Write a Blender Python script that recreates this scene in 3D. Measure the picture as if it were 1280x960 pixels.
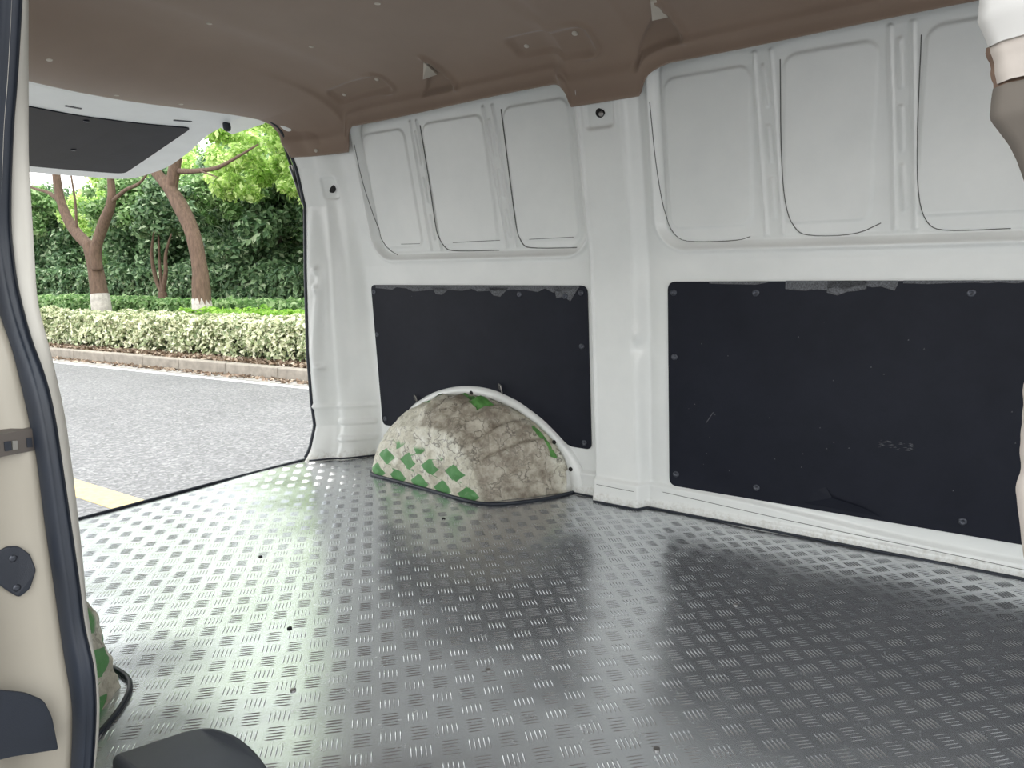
import bpy, bmesh, math, random
import numpy as np
from mathutils import Vector, Matrix, noise as mn

# ---------------------------------------------------------------- camera, world, light
for o in list(bpy.data.objects):
    bpy.data.objects.remove(o)
scene = bpy.context.scene
COL = scene.collection
cam_d = bpy.data.cameras.new('camera')
cam_d.sensor_width = 36.0
cam_d.lens = 36.0 * 850.0 / 1280.0
cam_d.clip_start = 0.02
cam_d.clip_end = 300
cam = bpy.data.objects.new('camera', cam_d)
COL.objects.link(cam)
EYE = 0.62
cam.location = (0, 0, EYE)
cam.rotation_euler = (math.radians(90) - math.atan(125 / 850.0), 0, math.radians(33.7))
scene.camera = cam

world = bpy.data.worlds.new('world')
scene.world = world
world.use_nodes = True
wn = world.node_tree
wn.nodes.clear()
w_out = wn.nodes.new('ShaderNodeOutputWorld')
w_bg = wn.nodes.new('ShaderNodeBackground')
w_tc = wn.nodes.new('ShaderNodeTexCoord')
w_sep = wn.nodes.new('ShaderNodeSeparateXYZ')
w_ramp = wn.nodes.new('ShaderNodeValToRGB')
wn.links.new(w_tc.outputs['Generated'], w_sep.inputs[0])
wn.links.new(w_sep.outputs['Z'], w_ramp.inputs[0])
w_ramp.color_ramp.elements[0].position = 0.0
w_ramp.color_ramp.elements[0].color = (1.0, 0.99, 0.96, 1)
w_ramp.color_ramp.elements[1].position = 1.0
w_ramp.color_ramp.elements[1].color = (0.90, 0.96, 1.0, 1)
wn.links.new(w_ramp.outputs[0], w_bg.inputs['Color'])
w_bg.inputs['Strength'].default_value = 2.6
wn.links.new(w_bg.outputs[0], w_out.inputs['Surface'])

sun_d = bpy.data.lights.new('sun', 'SUN')
sun_d.energy = 3.2
sun_d.angle = math.radians(12)
sun_d.color = (1.0, 0.96, 0.88)
sun = bpy.data.objects.new('sun', sun_d)
COL.objects.link(sun)
SUN_DIR = Vector((-0.35, 0.10, 0.93))          # towards the sun
sun.rotation_euler = SUN_DIR.to_track_quat('Z', 'Y').to_euler()

vs = scene.view_settings
vs.view_transform = 'Standard'
vs.look = 'None'
vs.gamma = 1.0
vs.use_curve_mapping = False
vs.exposure = 0.36

rng = np.random.default_rng(7)
random.seed(7)

# ---------------------------------------------------------------- materials
def new_mat(name):
    m = bpy.data.materials.new(name)
    m.use_nodes = True
    n = m.node_tree
    b = n.nodes['Principled BSDF']
    return m, n, b

def noise_node(n, scale, detail=4, rough=0.6, coord='Object', vec=None):
    t = n.nodes.new('ShaderNodeTexNoise')
    t.inputs['Scale'].default_value = scale
    t.inputs['Detail'].default_value = detail
    t.inputs['Roughness'].default_value = rough
    if vec is None:
        tc = n.nodes.new('ShaderNodeTexCoord')
        n.links.new(tc.outputs[coord], t.inputs['Vector'])
    else:
        n.links.new(vec, t.inputs['Vector'])
    return t

def ramp(n, src, stops):
    r = n.nodes.new('ShaderNodeValToRGB')
    e = r.color_ramp.elements
    e[0].position, e[0].color = stops[0][0], (*stops[0][1], 1)
    e[1].position, e[1].color = stops[-1][0], (*stops[-1][1], 1)
    for p, c in stops[1:-1]:
        k = e.new(p)
        k.color = (*c, 1)
    n.links.new(src, r.inputs[0])
    return r

def bump(n, b, src, strength=0.2, dist=0.002):
    k = n.nodes.new('ShaderNodeBump')
    k.inputs['Strength'].default_value = strength
    k.inputs['Distance'].default_value = dist
    n.links.new(src, k.inputs['Height'])
    n.links.new(k.outputs[0], b.inputs['Normal'])
    return k

def simple(name, col, rough=0.5, metal=0.0, var=0.08, scale=12, bstr=0.0, bscale=200, spec=0.5, bdist=0.001):
    m, n, b = new_mat(name)
    t = noise_node(n, scale)
    lo = tuple(max(0, c * (1 - var)) for c in col)
    hi = tuple(min(1, c * (1 + var)) for c in col)
    r = ramp(n, t.outputs[0], [(0.3, lo), (0.7, hi)])
    n.links.new(r.outputs[0], b.inputs['Base Color'])
    b.inputs['Roughness'].default_value = rough
    b.inputs['Metallic'].default_value = metal
    b.inputs['Specular IOR Level'].default_value = spec
    if bstr:
        t2 = noise_node(n, bscale)
        bump(n, b, t2.outputs[0], bstr, bdist)
    return m

def mixc(n, fac, a, b2):
    k = n.nodes.new('ShaderNodeMix')
    k.data_type = 'RGBA'
    for s, v in ((0, fac), (6, a), (7, b2)):
        if hasattr(v, 'links'):
            n.links.new(v, k.inputs[s])
        elif s == 0:
            k.inputs[0].default_value = v
        else:
            k.inputs[s].default_value = (*v, 1)
    return k.outputs[2]

def mathn(n, op, a, b2=None, c=None):
    k = n.nodes.new('ShaderNodeMath')
    k.operation = op
    for i, v in enumerate((a, b2, c)):
        if v is None:
            continue
        if hasattr(v, 'links'):
            n.links.new(v, k.inputs[i])
        else:
            k.inputs[i].default_value = v
    return k.outputs[0]

# white body paint, a little dusty near the floor
def mat_paint():
    m, n, b = new_mat('white_paint')
    t = noise_node(n, 5, 5)
    base = ramp(n, t.outputs[0], [(0.3, (0.72, 0.74, 0.73)), (0.7, (0.80, 0.815, 0.80))])
    tc = n.nodes.new('ShaderNodeTexCoord')
    sp = n.nodes.new('ShaderNodeSeparateXYZ')
    n.links.new(tc.outputs['Object'], sp.inputs[0])
    t2 = noise_node(n, 60, 8, 0.75)
    low = mathn(n, 'MULTIPLY_ADD', sp.outputs['Z'], -14.0, 1.15)      # dirt sits on the sill
    d = mathn(n, 'MULTIPLY', low, t2.outputs[0])
    dr = ramp(n, d, [(0.40, (0, 0, 0)), (0.62, (1, 1, 1))])
    c = mixc(n, mathn(n, 'MULTIPLY', dr.outputs[0], 0.55), base.outputs[0], (0.36, 0.33, 0.27))
    n.links.new(c, b.inputs['Base Color'])
    b.inputs['Roughness'].default_value = 0.32
    b.inputs['Coat Weight'].default_value = 0.35
    b.inputs['Coat Roughness'].default_value = 0.12
    t3 = noise_node(n, 9, 3)
    bump(n, b, t3.outputs[0], 0.18, 0.01)
    return m
M = {}
M['paint'] = mat_paint()
M['cream'] = simple('cream_paint_shaded', (0.325, 0.297, 0.247), 0.4, var=0.05, scale=6)  # colour darkened to stand for shade at the doorway
M['tailgate'] = simple('tailgate_paint', (0.80, 0.83, 0.83), 0.3, var=0.03)
M['beige'] = simple('beige_trim', (0.50, 0.48, 0.435), 0.5, var=0.04)
M['seal'] = simple('black_rubber', (0.012, 0.017, 0.028), 0.5, var=0.2, bstr=0.1)
M['black'] = simple('black_plastic', (0.014, 0.018, 0.028), 0.5, var=0.15, bstr=0.25, bscale=900)
M['greyplastic'] = simple('dark_grey_plastic', (0.040, 0.045, 0.055), 0.55, var=0.15, bstr=0.35, bscale=1200)
M['screw'] = simple('blackened_screw', (0.06, 0.065, 0.08), 0.35, 0.6)
M['chrome'] = simple('bright_metal', (0.30, 0.29, 0.27), 0.35, 0.6)
M['steel'] = simple('dull_steel', (0.30, 0.29, 0.28), 0.35, 0.9)
M['taupe_metal'] = simple('taupe_metal', (0.115, 0.10, 0.09), 0.45, 0.4)
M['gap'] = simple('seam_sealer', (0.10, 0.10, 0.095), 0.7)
M['hole'] = simple('hole_dark', (0.012, 0.012, 0.012), 0.8)
M['clip'] = simple('pale_clip', (0.52, 0.48, 0.42), 0.5)
M['strut'] = simple('strut_black', (0.02, 0.022, 0.025), 0.3)
M['bark_w'] = simple('limewashed_bark', (0.42, 0.385, 0.345), 0.9, var=0.25, scale=14, bstr=0.8, bscale=30, bdist=0.02)

def mat_headliner():
    m, n, b = new_mat('headliner_fabric')
    t = noise_node(n, 4, 5)
    r = ramp(n, t.outputs[0], [(0.3, (0.225, 0.160, 0.120)), (0.7, (0.265, 0.192, 0.146))])
    n.links.new(r.outputs[0], b.inputs['Base Color'])
    b.inputs['Roughness'].default_value = 0.85
    b.inputs['Sheen Weight'].default_value = 0.3
    t2 = noise_node(n, 700, 3)
    bump(n, b, t2.outputs[0], 0.25, 0.0008)
    return m
M['headliner'] = mat_headliner()

def mat_board():
    m, n, b = new_mat('dark_board')
    t = noise_node(n, 7, 6, 0.7)
    base = ramp(n, t.outputs[0], [(0.3, (0.006, 0.0075, 0.014)), (0.75, (0.012, 0.014, 0.023))])
    t2 = noise_node(n, 130, 2, 0.5)
    sp = ramp(n, t2.outputs[0], [(0.80, (0, 0, 0)), (0.86, (1, 1, 1))])
    c = mixc(n, mathn(n, 'MULTIPLY', sp.outputs[0], 0.5), base.outputs[0], (0.35, 0.36, 0.38))
    n.links.new(c, b.inputs['Base Color'])
    b.inputs['Roughness'].default_value = 0.5
    b.inputs['Specular IOR Level'].default_value = 0.22
    t3 = noise_node(n, 400, 3)
    bump(n, b, t3.outputs[0], 0.12, 0.0006)
    return m
M['board'] = mat_board()
M['bare'] = simple('board_backing', (0.10, 0.105, 0.115), 0.8, var=0.6, scale=300, bstr=0.5, bscale=400)

def mat_alu():
    m, n, b = new_mat('checker_aluminium')
    t = noise_node(n, 3.5, 6, 0.65)
    r = ramp(n, t.outputs[0], [(0.3, (0.55, 0.57, 0.595)), (0.7, (0.66, 0.68, 0.70))])
    t2 = noise_node(n, 26, 8, 0.75)
    dr = ramp(n, t2.outputs[0], [(0.60, (0, 0, 0)), (0.78, (1, 1, 1))])
    c = mixc(n, mathn(n, 'MULTIPLY', dr.outputs[0], 0.35), r.outputs[0], (0.30, 0.29, 0.27))
    n.links.new(c, b.inputs['Base Color'])
    b.inputs['Metallic'].default_value = 0.84
    rr = n.nodes.new('ShaderNodeMapRange')
    rr.inputs[1].default_value, rr.inputs[2].default_value = 0.3, 0.75
    rr.inputs[3].default_value, rr.inputs[4].default_value = 0.21, 0.30
    n.links.new(t2.outputs[0], rr.inputs[0])
    n.links.new(rr.outputs[0], b.inputs['Roughness'])
    t3 = noise_node(n, 220, 4)
    k1 = bump(n, b, t3.outputs[0], 0.08, 0.0006)
    return m
M['alu'] = mat_alu()

def mat_asphalt():
    m, n, b = new_mat('asphalt')
    t = noise_node(n, 1.2, 6)
    v = n.nodes.new('ShaderNodeTexVoronoi')
    v.inputs['Scale'].default_value = 55
    tc = n.nodes.new('ShaderNodeTexCoord')
    n.links.new(tc.outputs['Object'], v.inputs['Vector'])
    r = ramp(n, v.outputs['Color'], [(0.1, (0.092, 0.092, 0.095)), (0.6, (0.145, 0.145, 0.150)), (0.95, (0.24, 0.24, 0.243))])
    r2 = ramp(n, t.outputs[0], [(0.35, (0.86, 0.86, 0.86)), (0.65, (1.0, 1.0, 1.0))])
    k = n.nodes.new('ShaderNodeMix')
    k.data_type = 'RGBA'
    k.blend_type = 'MULTIPLY'
    k.inputs[0].default_value = 1
    n.links.new(r.outputs[0], k.inputs[6])
    n.links.new(r2.outputs[0], k.inputs[7])
    n.links.new(k.outputs[2], b.inputs['Base Color'])
    b.inputs['Roughness'].default_value = 0.85
    bump(n, b, v.outputs['Distance'], 0.4, 0.004)
    return m
M['asphalt'] = mat_asphalt()
M['white_line'] = simple('white_road_paint', (0.82, 0.82, 0.80), 0.7, var=0.12, scale=20, bstr=0.3, bscale=60)
M['yellow_line'] = simple('yellow_road_paint', (0.44, 0.335, 0.155), 0.7, var=0.2, scale=25, bstr=0.3, bscale=60)
M['kerb'] = simple('kerb_stone_grey', (0.27, 0.24, 0.205), 0.9, var=0.22, scale=9, bstr=0.6, bscale=60, bdist=0.004)
M['gutter'] = simple('gutter_concrete', (0.26, 0.245, 0.23), 0.9, var=0.2, scale=14, bstr=0.4, bscale=80)
M['soil'] = simple('soil_brown', (0.11, 0.075, 0.045), 1.0, var=0.35, scale=16, bstr=1.0, bscale=40, bdist=0.02)

def mat_bark(name, col):
    m, n, b = new_mat(name)
    tc = n.nodes.new('ShaderNodeTexCoord')
    mp = n.nodes.new('ShaderNodeMapping')
    mp.inputs['Scale'].default_value = (14, 14, 3)
    n.links.new(tc.outputs['Object'], mp.inputs[0])
    t = noise_node(n, 1.6, 8, 0.7, vec=mp.outputs[0])
    r = ramp(n, t.outputs[0], [(0.3, tuple(c * 0.55 for c in col)), (0.7, tuple(min(1, c * 1.3) for c in col))])
    n.links.new(r.outputs[0], b.inputs['Base Color'])
    b.inputs['Roughness'].default_value = 0.95
    bump(n, b, t.outputs[0], 0.9, 0.03)
    return m
M['bark'] = mat_bark('brown_bark', (0.155, 0.100, 0.072))
M['bark_dark'] = mat_bark('dark_bark', (0.10, 0.085, 0.07))

def mat_leaf(name, stops, trans=0.35):
    m = bpy.data.materials.new(name)
    m.use_nodes = True
    n = m.node_tree
    n.nodes.clear()
    out = n.nodes.new('ShaderNodeOutputMaterial')
    geo = n.nodes.new('ShaderNodeNewGeometry')
    r = ramp(n, geo.outputs['Random Per Island'], stops)
    d = n.nodes.new('ShaderNodeBsdfPrincipled')
    d.inputs['Roughness'].default_value = 0.5
    n.links.new(r.outputs[0], d.inputs['Base Color'])
    tr = n.nodes.new('ShaderNodeBsdfTranslucent')
    hs = n.nodes.new('ShaderNodeHueSaturation')
    hs.inputs['Value'].default_value = 1.5
    n.links.new(r.outputs[0], hs.inputs['Color'])
    n.links.new(hs.outputs[0], tr.inputs['Color'])
    mx = n.nodes.new('ShaderNodeMixShader')
    mx.inputs[0].default_value = trans
    n.links.new(d.outputs[0], mx.inputs[1])
    n.links.new(tr.outputs[0], mx.inputs[2])
    n.links.new(mx.outputs[0], out.inputs['Surface'])
    return m
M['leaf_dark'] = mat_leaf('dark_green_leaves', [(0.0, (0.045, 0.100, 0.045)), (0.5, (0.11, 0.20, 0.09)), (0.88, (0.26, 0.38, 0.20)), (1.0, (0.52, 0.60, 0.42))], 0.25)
M['leaf_mid'] = mat_leaf('mid_green_leaves', [(0.0, (0.08, 0.17, 0.055)), (0.6, (0.20, 0.34, 0.12)), (1.0, (0.46, 0.58, 0.32))], 0.35)
M['leaf_bright'] = mat_leaf('bright_green_leaves', [(0.0, (0.20, 0.33, 0.08)), (0.6, (0.44, 0.58, 0.20)), (1.0, (0.76, 0.84, 0.46))], 0.55)
M['leaf_pale'] = mat_leaf('variegated_leaves', [(0.0, (0.12, 0.17, 0.07)), (0.3, (0.34, 0.39, 0.21)), (0.55, (0.60, 0.62, 0.42)), (1.0, (0.86, 0.84, 0.66))], 0.2)
M['leaf_lime'] = mat_leaf('lime_leaves', [(0.0, (0.16, 0.36, 0.04)), (1.0, (0.40, 0.60, 0.12))], 0.3)
M['leaf_dead'] = mat_leaf('dead_leaves', [(0.0, (0.11, 0.075, 0.05)), (0.6, (0.26, 0.18, 0.125)), (1.0, (0.46, 0.38, 0.29))], 0.05)
M['leaf_orange'] = mat_leaf('orange_leaves', [(0.0, (0.60, 0.25, 0.05)), (1.0, (0.85, 0.50, 0.18))], 0.4)

def mat_arch():
    """old taped covering: dirty off white film with a printed green diamond band (UV driven)"""
    m, n, b = new_mat('taped_arch_cover')
    uv = n.nodes.new('ShaderNodeTexCoord')
    t = noise_node(n, 22, 8, 0.7)
    t2 = noise_node(n, 75, 8, 0.8)
    base = ramp(n, t.outputs[0], [(0.28, (0.36, 0.33, 0.25)), (0.5, (0.62, 0.60, 0.50)), (0.72, (0.80, 0.80, 0.74))])
    dirt = ramp(n, t2.outputs[0], [(0.52, (0, 0, 0)), (0.66, (1, 1, 1))])
    c = mixc(n, mathn(n, 'MULTIPLY', dirt.outputs[0], 0.6), base.outputs[0], (0.17, 0.14, 0.10))
    at = n.nodes.new('ShaderNodeAttribute')
    at.attribute_name = 'zone'
    sp = n.nodes.new('ShaderNodeSeparateColor')
    n.links.new(at.outputs['Color'], sp.inputs[0])
    # crown zone is browner
    c = mixc(n, mathn(n, 'MULTIPLY', sp.outputs['Blue'], 0.78), c, mixc(n, ramp(n, t.outputs[0], [(0.38, (0, 0, 0)), (0.62, (1, 1, 1))]).outputs[0], (0.13, 0.095, 0.07), (0.46, 0.42, 0.34)))
    vo = n.nodes.new('ShaderNodeTexVoronoi'); vo.feature = 'DISTANCE_TO_EDGE'; vo.inputs['Scale'].default_value = 17
    wv = noise_node(n, 9, 4)
    tcw = n.nodes.new('ShaderNodeTexCoord')
    mv = n.nodes.new('ShaderNodeMix'); mv.data_type = 'VECTOR'; mv.inputs[0].default_value = 0.18
    n.links.new(tcw.outputs['Object'], mv.inputs[4]); n.links.new(wv.outputs['Color'], mv.inputs[5]); n.links.new(mv.outputs[1], vo.inputs['Vector'])
    cr = ramp(n, vo.outputs[0], [(0.0, (1, 1, 1)), (0.05, (0, 0, 0))])
    gate = ramp(n, t.outputs[0], [(0.42, (0, 0, 0)), (0.55, (1, 1, 1))])
    c = mixc(n, mathn(n, 'MULTIPLY', mathn(n, 'MULTIPLY', cr.outputs[0], gate.outputs[0]), 0.8), c, (0.055, 0.042, 0.032))
    tc2 = n.nodes.new('ShaderNodeSeparateXYZ')
    n.links.new(uv.outputs['UV'], tc2.inputs[0])
    wob = noise_node(n, 12, 3)
    w = mathn(n, 'MULTIPLY_ADD', wob.outputs[0], 0.10, -0.05)
    a = mathn(n, 'ADD', mathn(n, 'ADD', tc2.outputs['X'], mathn(n, 'MULTIPLY', tc2.outputs['Y'], 0.58)), w)
    d = mathn(n, 'ADD', mathn(n, 'SUBTRACT', tc2.outputs['X'], mathn(n, 'MULTIPLY', tc2.outputs['Y'], 0.58)), w)
    # diamonds: in each cell |fx|+|fy| < k
    fx = mathn(n, 'ABSOLUTE', mathn(n, 'SUBTRACT', mathn(n, 'FRACT', tc2.outputs['X']), 0.5))
    fy = mathn(n, 'ABSOLUTE', mathn(n, 'SUBTRACT', mathn(n, 'FRACT', mathn(n, 'ADD', tc2.outputs['Y'], w)), 0.5))
    s1 = mathn(n, 'LESS_THAN', mathn(n, 'ADD', mathn(n, 'MULTIPLY', fx, 1.15), mathn(n, 'MULTIPLY', fy, 0.9)), 0.45)
    worn = ramp(n, t2.outputs[0], [(0.60, (1, 1, 1)), (0.68, (0, 0, 0))])
    s2 = mathn(n, 'MULTIPLY', mathn(n, 'MULTIPLY', s1, sp.outputs['Green']), worn.outputs[0])
    g = mixc(n, t.outputs[0], (0.055, 0.19, 0.055), (0.13, 0.34, 0.12))
    c = mixc(n, s2, c, g)
    n.links.new(c, b.inputs['Base Color'])
    b.inputs['Roughness'].default_value = 0.5
    bump(n, b, t2.outputs[0], 0.6, 0.003)
    return m
M['arch'] = mat_arch()
M['torn_white'] = simple('torn_cover_white_shaded', (0.50, 0.49, 0.475), 0.5, var=0.06, scale=10)  # white toned down, doorway shade put into the colour
M['torn_brown'] = simple('torn_edge_brown', (0.16, 0.10, 0.07), 0.8, var=0.35, scale=90)
M['torn_pink'] = simple('torn_cover_cream_shaded', (0.48, 0.43, 0.39), 0.6, var=0.12, scale=40)  # cream toned down for the same doorway shade
M['torn_taupe'] = simple('foam_taupe', (0.13, 0.112, 0.095), 0.8, var=0.12, scale=20)
M['green_tape'] = simple('green_tape', (0.10, 0.27, 0.07), 0.45, var=0.3, scale=60)

# ---------------------------------------------------------------- mesh helpers
def mesh_np(name, verts, faces, mat, parent=None, smooth=True, link=True):
    """verts Nx3, faces list/array of polygons (Mx3 or Mx4 arrays are fast)"""
    me = bpy.data.meshes.new(name)
    verts = np.asarray(verts, dtype=np.float32)
    if isinstance(faces, np.ndarray):
        k = faces.shape[1]
        me.vertices.add(len(verts))
        me.vertices.foreach_set('co', verts.ravel())
        me.loops.add(faces.size)
        me.loops.foreach_set('vertex_index', faces.astype(np.int32).ravel())
        me.polygons.add(len(faces))
        me.polygons.foreach_set('loop_start', np.arange(0, faces.size, k, dtype=np.int32))
        me.update(calc_edges=True)
    else:
        me.from_pydata(verts.tolist(), [], faces)
    me.validate()
    me.polygons.foreach_set('use_smooth', [smooth] * len(me.polygons))
    me.materials.append(mat)
    me.update()
    o = bpy.data.objects.new(name, me)
    COL.objects.link(o)
    if parent:
        o.parent = parent
    return o

def grid_faces(nu, nv, mask=None):
    i = np.arange(nu * nv).reshape(nu, nv)
    f = np.stack([i[:-1, :-1], i[1:, :-1], i[1:, 1:], i[:-1, 1:]], -1).reshape(-1, 4)
    if mask is not None:
        f = f[mask.reshape(-1)]
    return f

class MB:
    """collects simple shapes into one mesh"""
    def __init__(s):
        s.v, s.f = [], []
    def add(s, v, f):
        k = len(s.v)
        s.v += [tuple(p) for p in v]
        s.f += [tuple(i + k for i in q) for q in f]
    def box(s, lo, hi):
        (a, b, c), (d, e, g) = lo, hi
        s.add([(a, b, c), (d, b, c), (d, e, c), (a, e, c), (a, b, g), (d, b, g), (d, e, g), (a, e, g)],
              [(3, 2, 1, 0), (4, 5, 6, 7), (0, 1, 5, 4), (1, 2, 6, 5), (2, 3, 7, 6), (3, 0, 4, 7)])
    def tube(s, pts, radii, seg=8, closed=False):
        pts = [Vector(p) for p in pts]
        if not hasattr(radii, '__len__'):
            radii = [radii] * len(pts)
        n = len(pts)
        ref = None
        v = []
        for i, p in enumerate(pts):
            t = (pts[(i + 1) % n] - pts[i - 1]) if (closed or 0 < i < n - 1) else (pts[1] - pts[0] if i == 0 else pts[-1] - pts[-2])
            t.normalize()
            if ref is None:
                ref = t.orthogonal().normalized()
            ref = (ref - t * ref.dot(t)).normalized()
            q = t.cross(ref)
            for k in range(seg):
                a = 2 * math.pi * k / seg
                v.append(p + (ref * math.cos(a) + q * math.sin(a)) * radii[i])
        f = []
        for i in range(n if closed else n - 1):
            for k in range(seg):
                a, b = i * seg + k, i * seg + (k + 1) % seg
                c, d = ((i + 1) % n) * seg + (k + 1) % seg, ((i + 1) % n) * seg + k
                f.append((a, b, c, d))
        if not closed:
            f.append(tuple(range(seg))[::-1])
            f.append(tuple((n - 1) * seg + k for k in range(seg)))
        s.add(v, f)
    def lathe(s, org, axis, prof, seg=12):
        """prof: list of (height, radius) along axis"""
        axis = Vector(axis).normalized()
        r = axis.orthogonal().normalized()
        q = axis.cross(r)
        v = []
        for h, rad in prof:
            for k in range(seg):
                a = 2 * math.pi * k / seg
                v.append(Vector(org) + axis * h + (r * math.cos(a) + q * math.sin(a)) * rad)
        f = []
        for i in range(len(prof) - 1):
            for k in range(seg):
                f.append((i * seg + k, i * seg + (k + 1) % seg, (i + 1) * seg + (k + 1) % seg, (i + 1) * seg + k))
        f.append(tuple(range(seg))[::-1])
        f.append(tuple((len(prof) - 1) * seg + k for k in range(seg)))
        s.add(v, f)
    def prism(s, outline, frame, depth):
        """outline: 2D loop; frame(u,v,w) -> 3D; thick along w from 0 to depth"""
        n = len(outline)
        v = [frame(u, w_, 0) for u, w_ in outline] + [frame(u, w_, depth) for u, w_ in outline]
        f = [tuple(range(n))[::-1], tuple(range(n, 2 * n))]
        f += [(i, (i + 1) % n, n + (i + 1) % n, n + i) for i in range(n)]
        s.add(v, f)
    def build(s, name, mat, parent=None, smooth=False, bevel=0):
        me = bpy.data.meshes.new(name)
        me.from_pydata(s.v, [], s.f)
        bm = bmesh.new()
        bm.from_mesh(me)
        bmesh.ops.recalc_face_normals(bm, faces=bm.faces)
        bm.to_mesh(me)
        bm.free()
        if smooth:
            for p in me.polygons:
                p.use_smooth = True
        me.materials.append(mat)
        o = bpy.data.objects.new(name, me)
        COL.objects.link(o)
        if parent:
            o.parent = parent
        if bevel:
            b = o.modifiers.new('bevel', 'BEVEL')
            b.width = bevel
            b.segments = 2
            b.limit_method = 'ANGLE'
        return o

def tag(o, label=None, cat=None, group=None, kind=None):
    if label: o['label'] = label
    if cat: o['category'] = cat
    if group: o['group'] = group
    if kind: o['kind'] = kind
    return o

def thing(name, label, cat, loc=(0, 0, 0), group=None):
    o = bpy.data.objects.new(name, None)
    o.empty_display_size = 0.1
    COL.objects.link(o)
    o.location = loc
    return tag(o, label, cat, group)

def adopt(o, parent):
    """parent a world-space mesh under a thing whose empty is translated"""
    o.parent = parent
    o.location = tuple(-c for c in parent.location)
    return o

def sstep(a, b, x):
    t = np.clip((x - a) / (b - a), 0, 1)
    return t * t * (3 - 2 * t)

def rrect_sd(x, z, x0, x1, z0, z1, r):
    cx, cz = (x0 + x1) / 2, (z0 + z1) / 2
    qx = np.abs(x - cx) - (x1 - x0) / 2 + r
    qz = np.abs(z - cz) - (z1 - z0) / 2 + r
    return np.hypot(np.maximum(qx, 0), np.maximum(qz, 0)) + np.minimum(np.maximum(qx, qz), 0) - r

def seg_sd(x, z, a, b):
    ax, az = a
    bx, bz = b
    dx, dz = bx - ax, bz - az
    t = np.clip(((x - ax) * dx + (z - az) * dz) / (dx * dx + dz * dz), 0, 1)
    return np.hypot(x - ax - t * dx, z - az - t * dz)

def round_loop(pts, r, n=6):
    """2D polygon with rounded corners (r scalar or per-corner list)"""
    out = []
    m = len(pts)
    for i, p in enumerate(pts):
        rr = r[i] if hasattr(r, '__len__') else r
        p = Vector(p); a = Vector(pts[i - 1]); b = Vector(pts[(i + 1) % m])
        if rr <= 0:
            out.append(tuple(p)); continue
        d1 = (a - p).normalized(); d2 = (b - p).normalized()
        p1, p2 = p + d1 * rr, p + d2 * rr
        for k in range(n + 1):
            t = k / n
            out.append(tuple(p1 * (1 - t) ** 2 + p * 2 * t * (1 - t) + p2 * t * t))
    return out

# ================================================================ THE VAN SHELL
W = 1.754
GZ = -0.60            # road level below the load floor

def yprof(z):
    z = np.asarray(z, dtype=float)
    return W - 0.1 * np.maximum(0, z - 0.05) - 0.14 * np.maximum(0, z - 0.68)

def yopen(z):
    """how far out the rear opening reaches at height z"""
    return np.interp(z, [-0.1, 0.0, 0.04, 0.12, 0.21, 0.385, 0.66, 0.88, 1.0, 1.11, 1.2],
                     [1.53, 1.535, 1.565, 1.592, 1.582, 1.574, 1.580, 1.590, 1.562, 1.513, 1.42])

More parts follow.
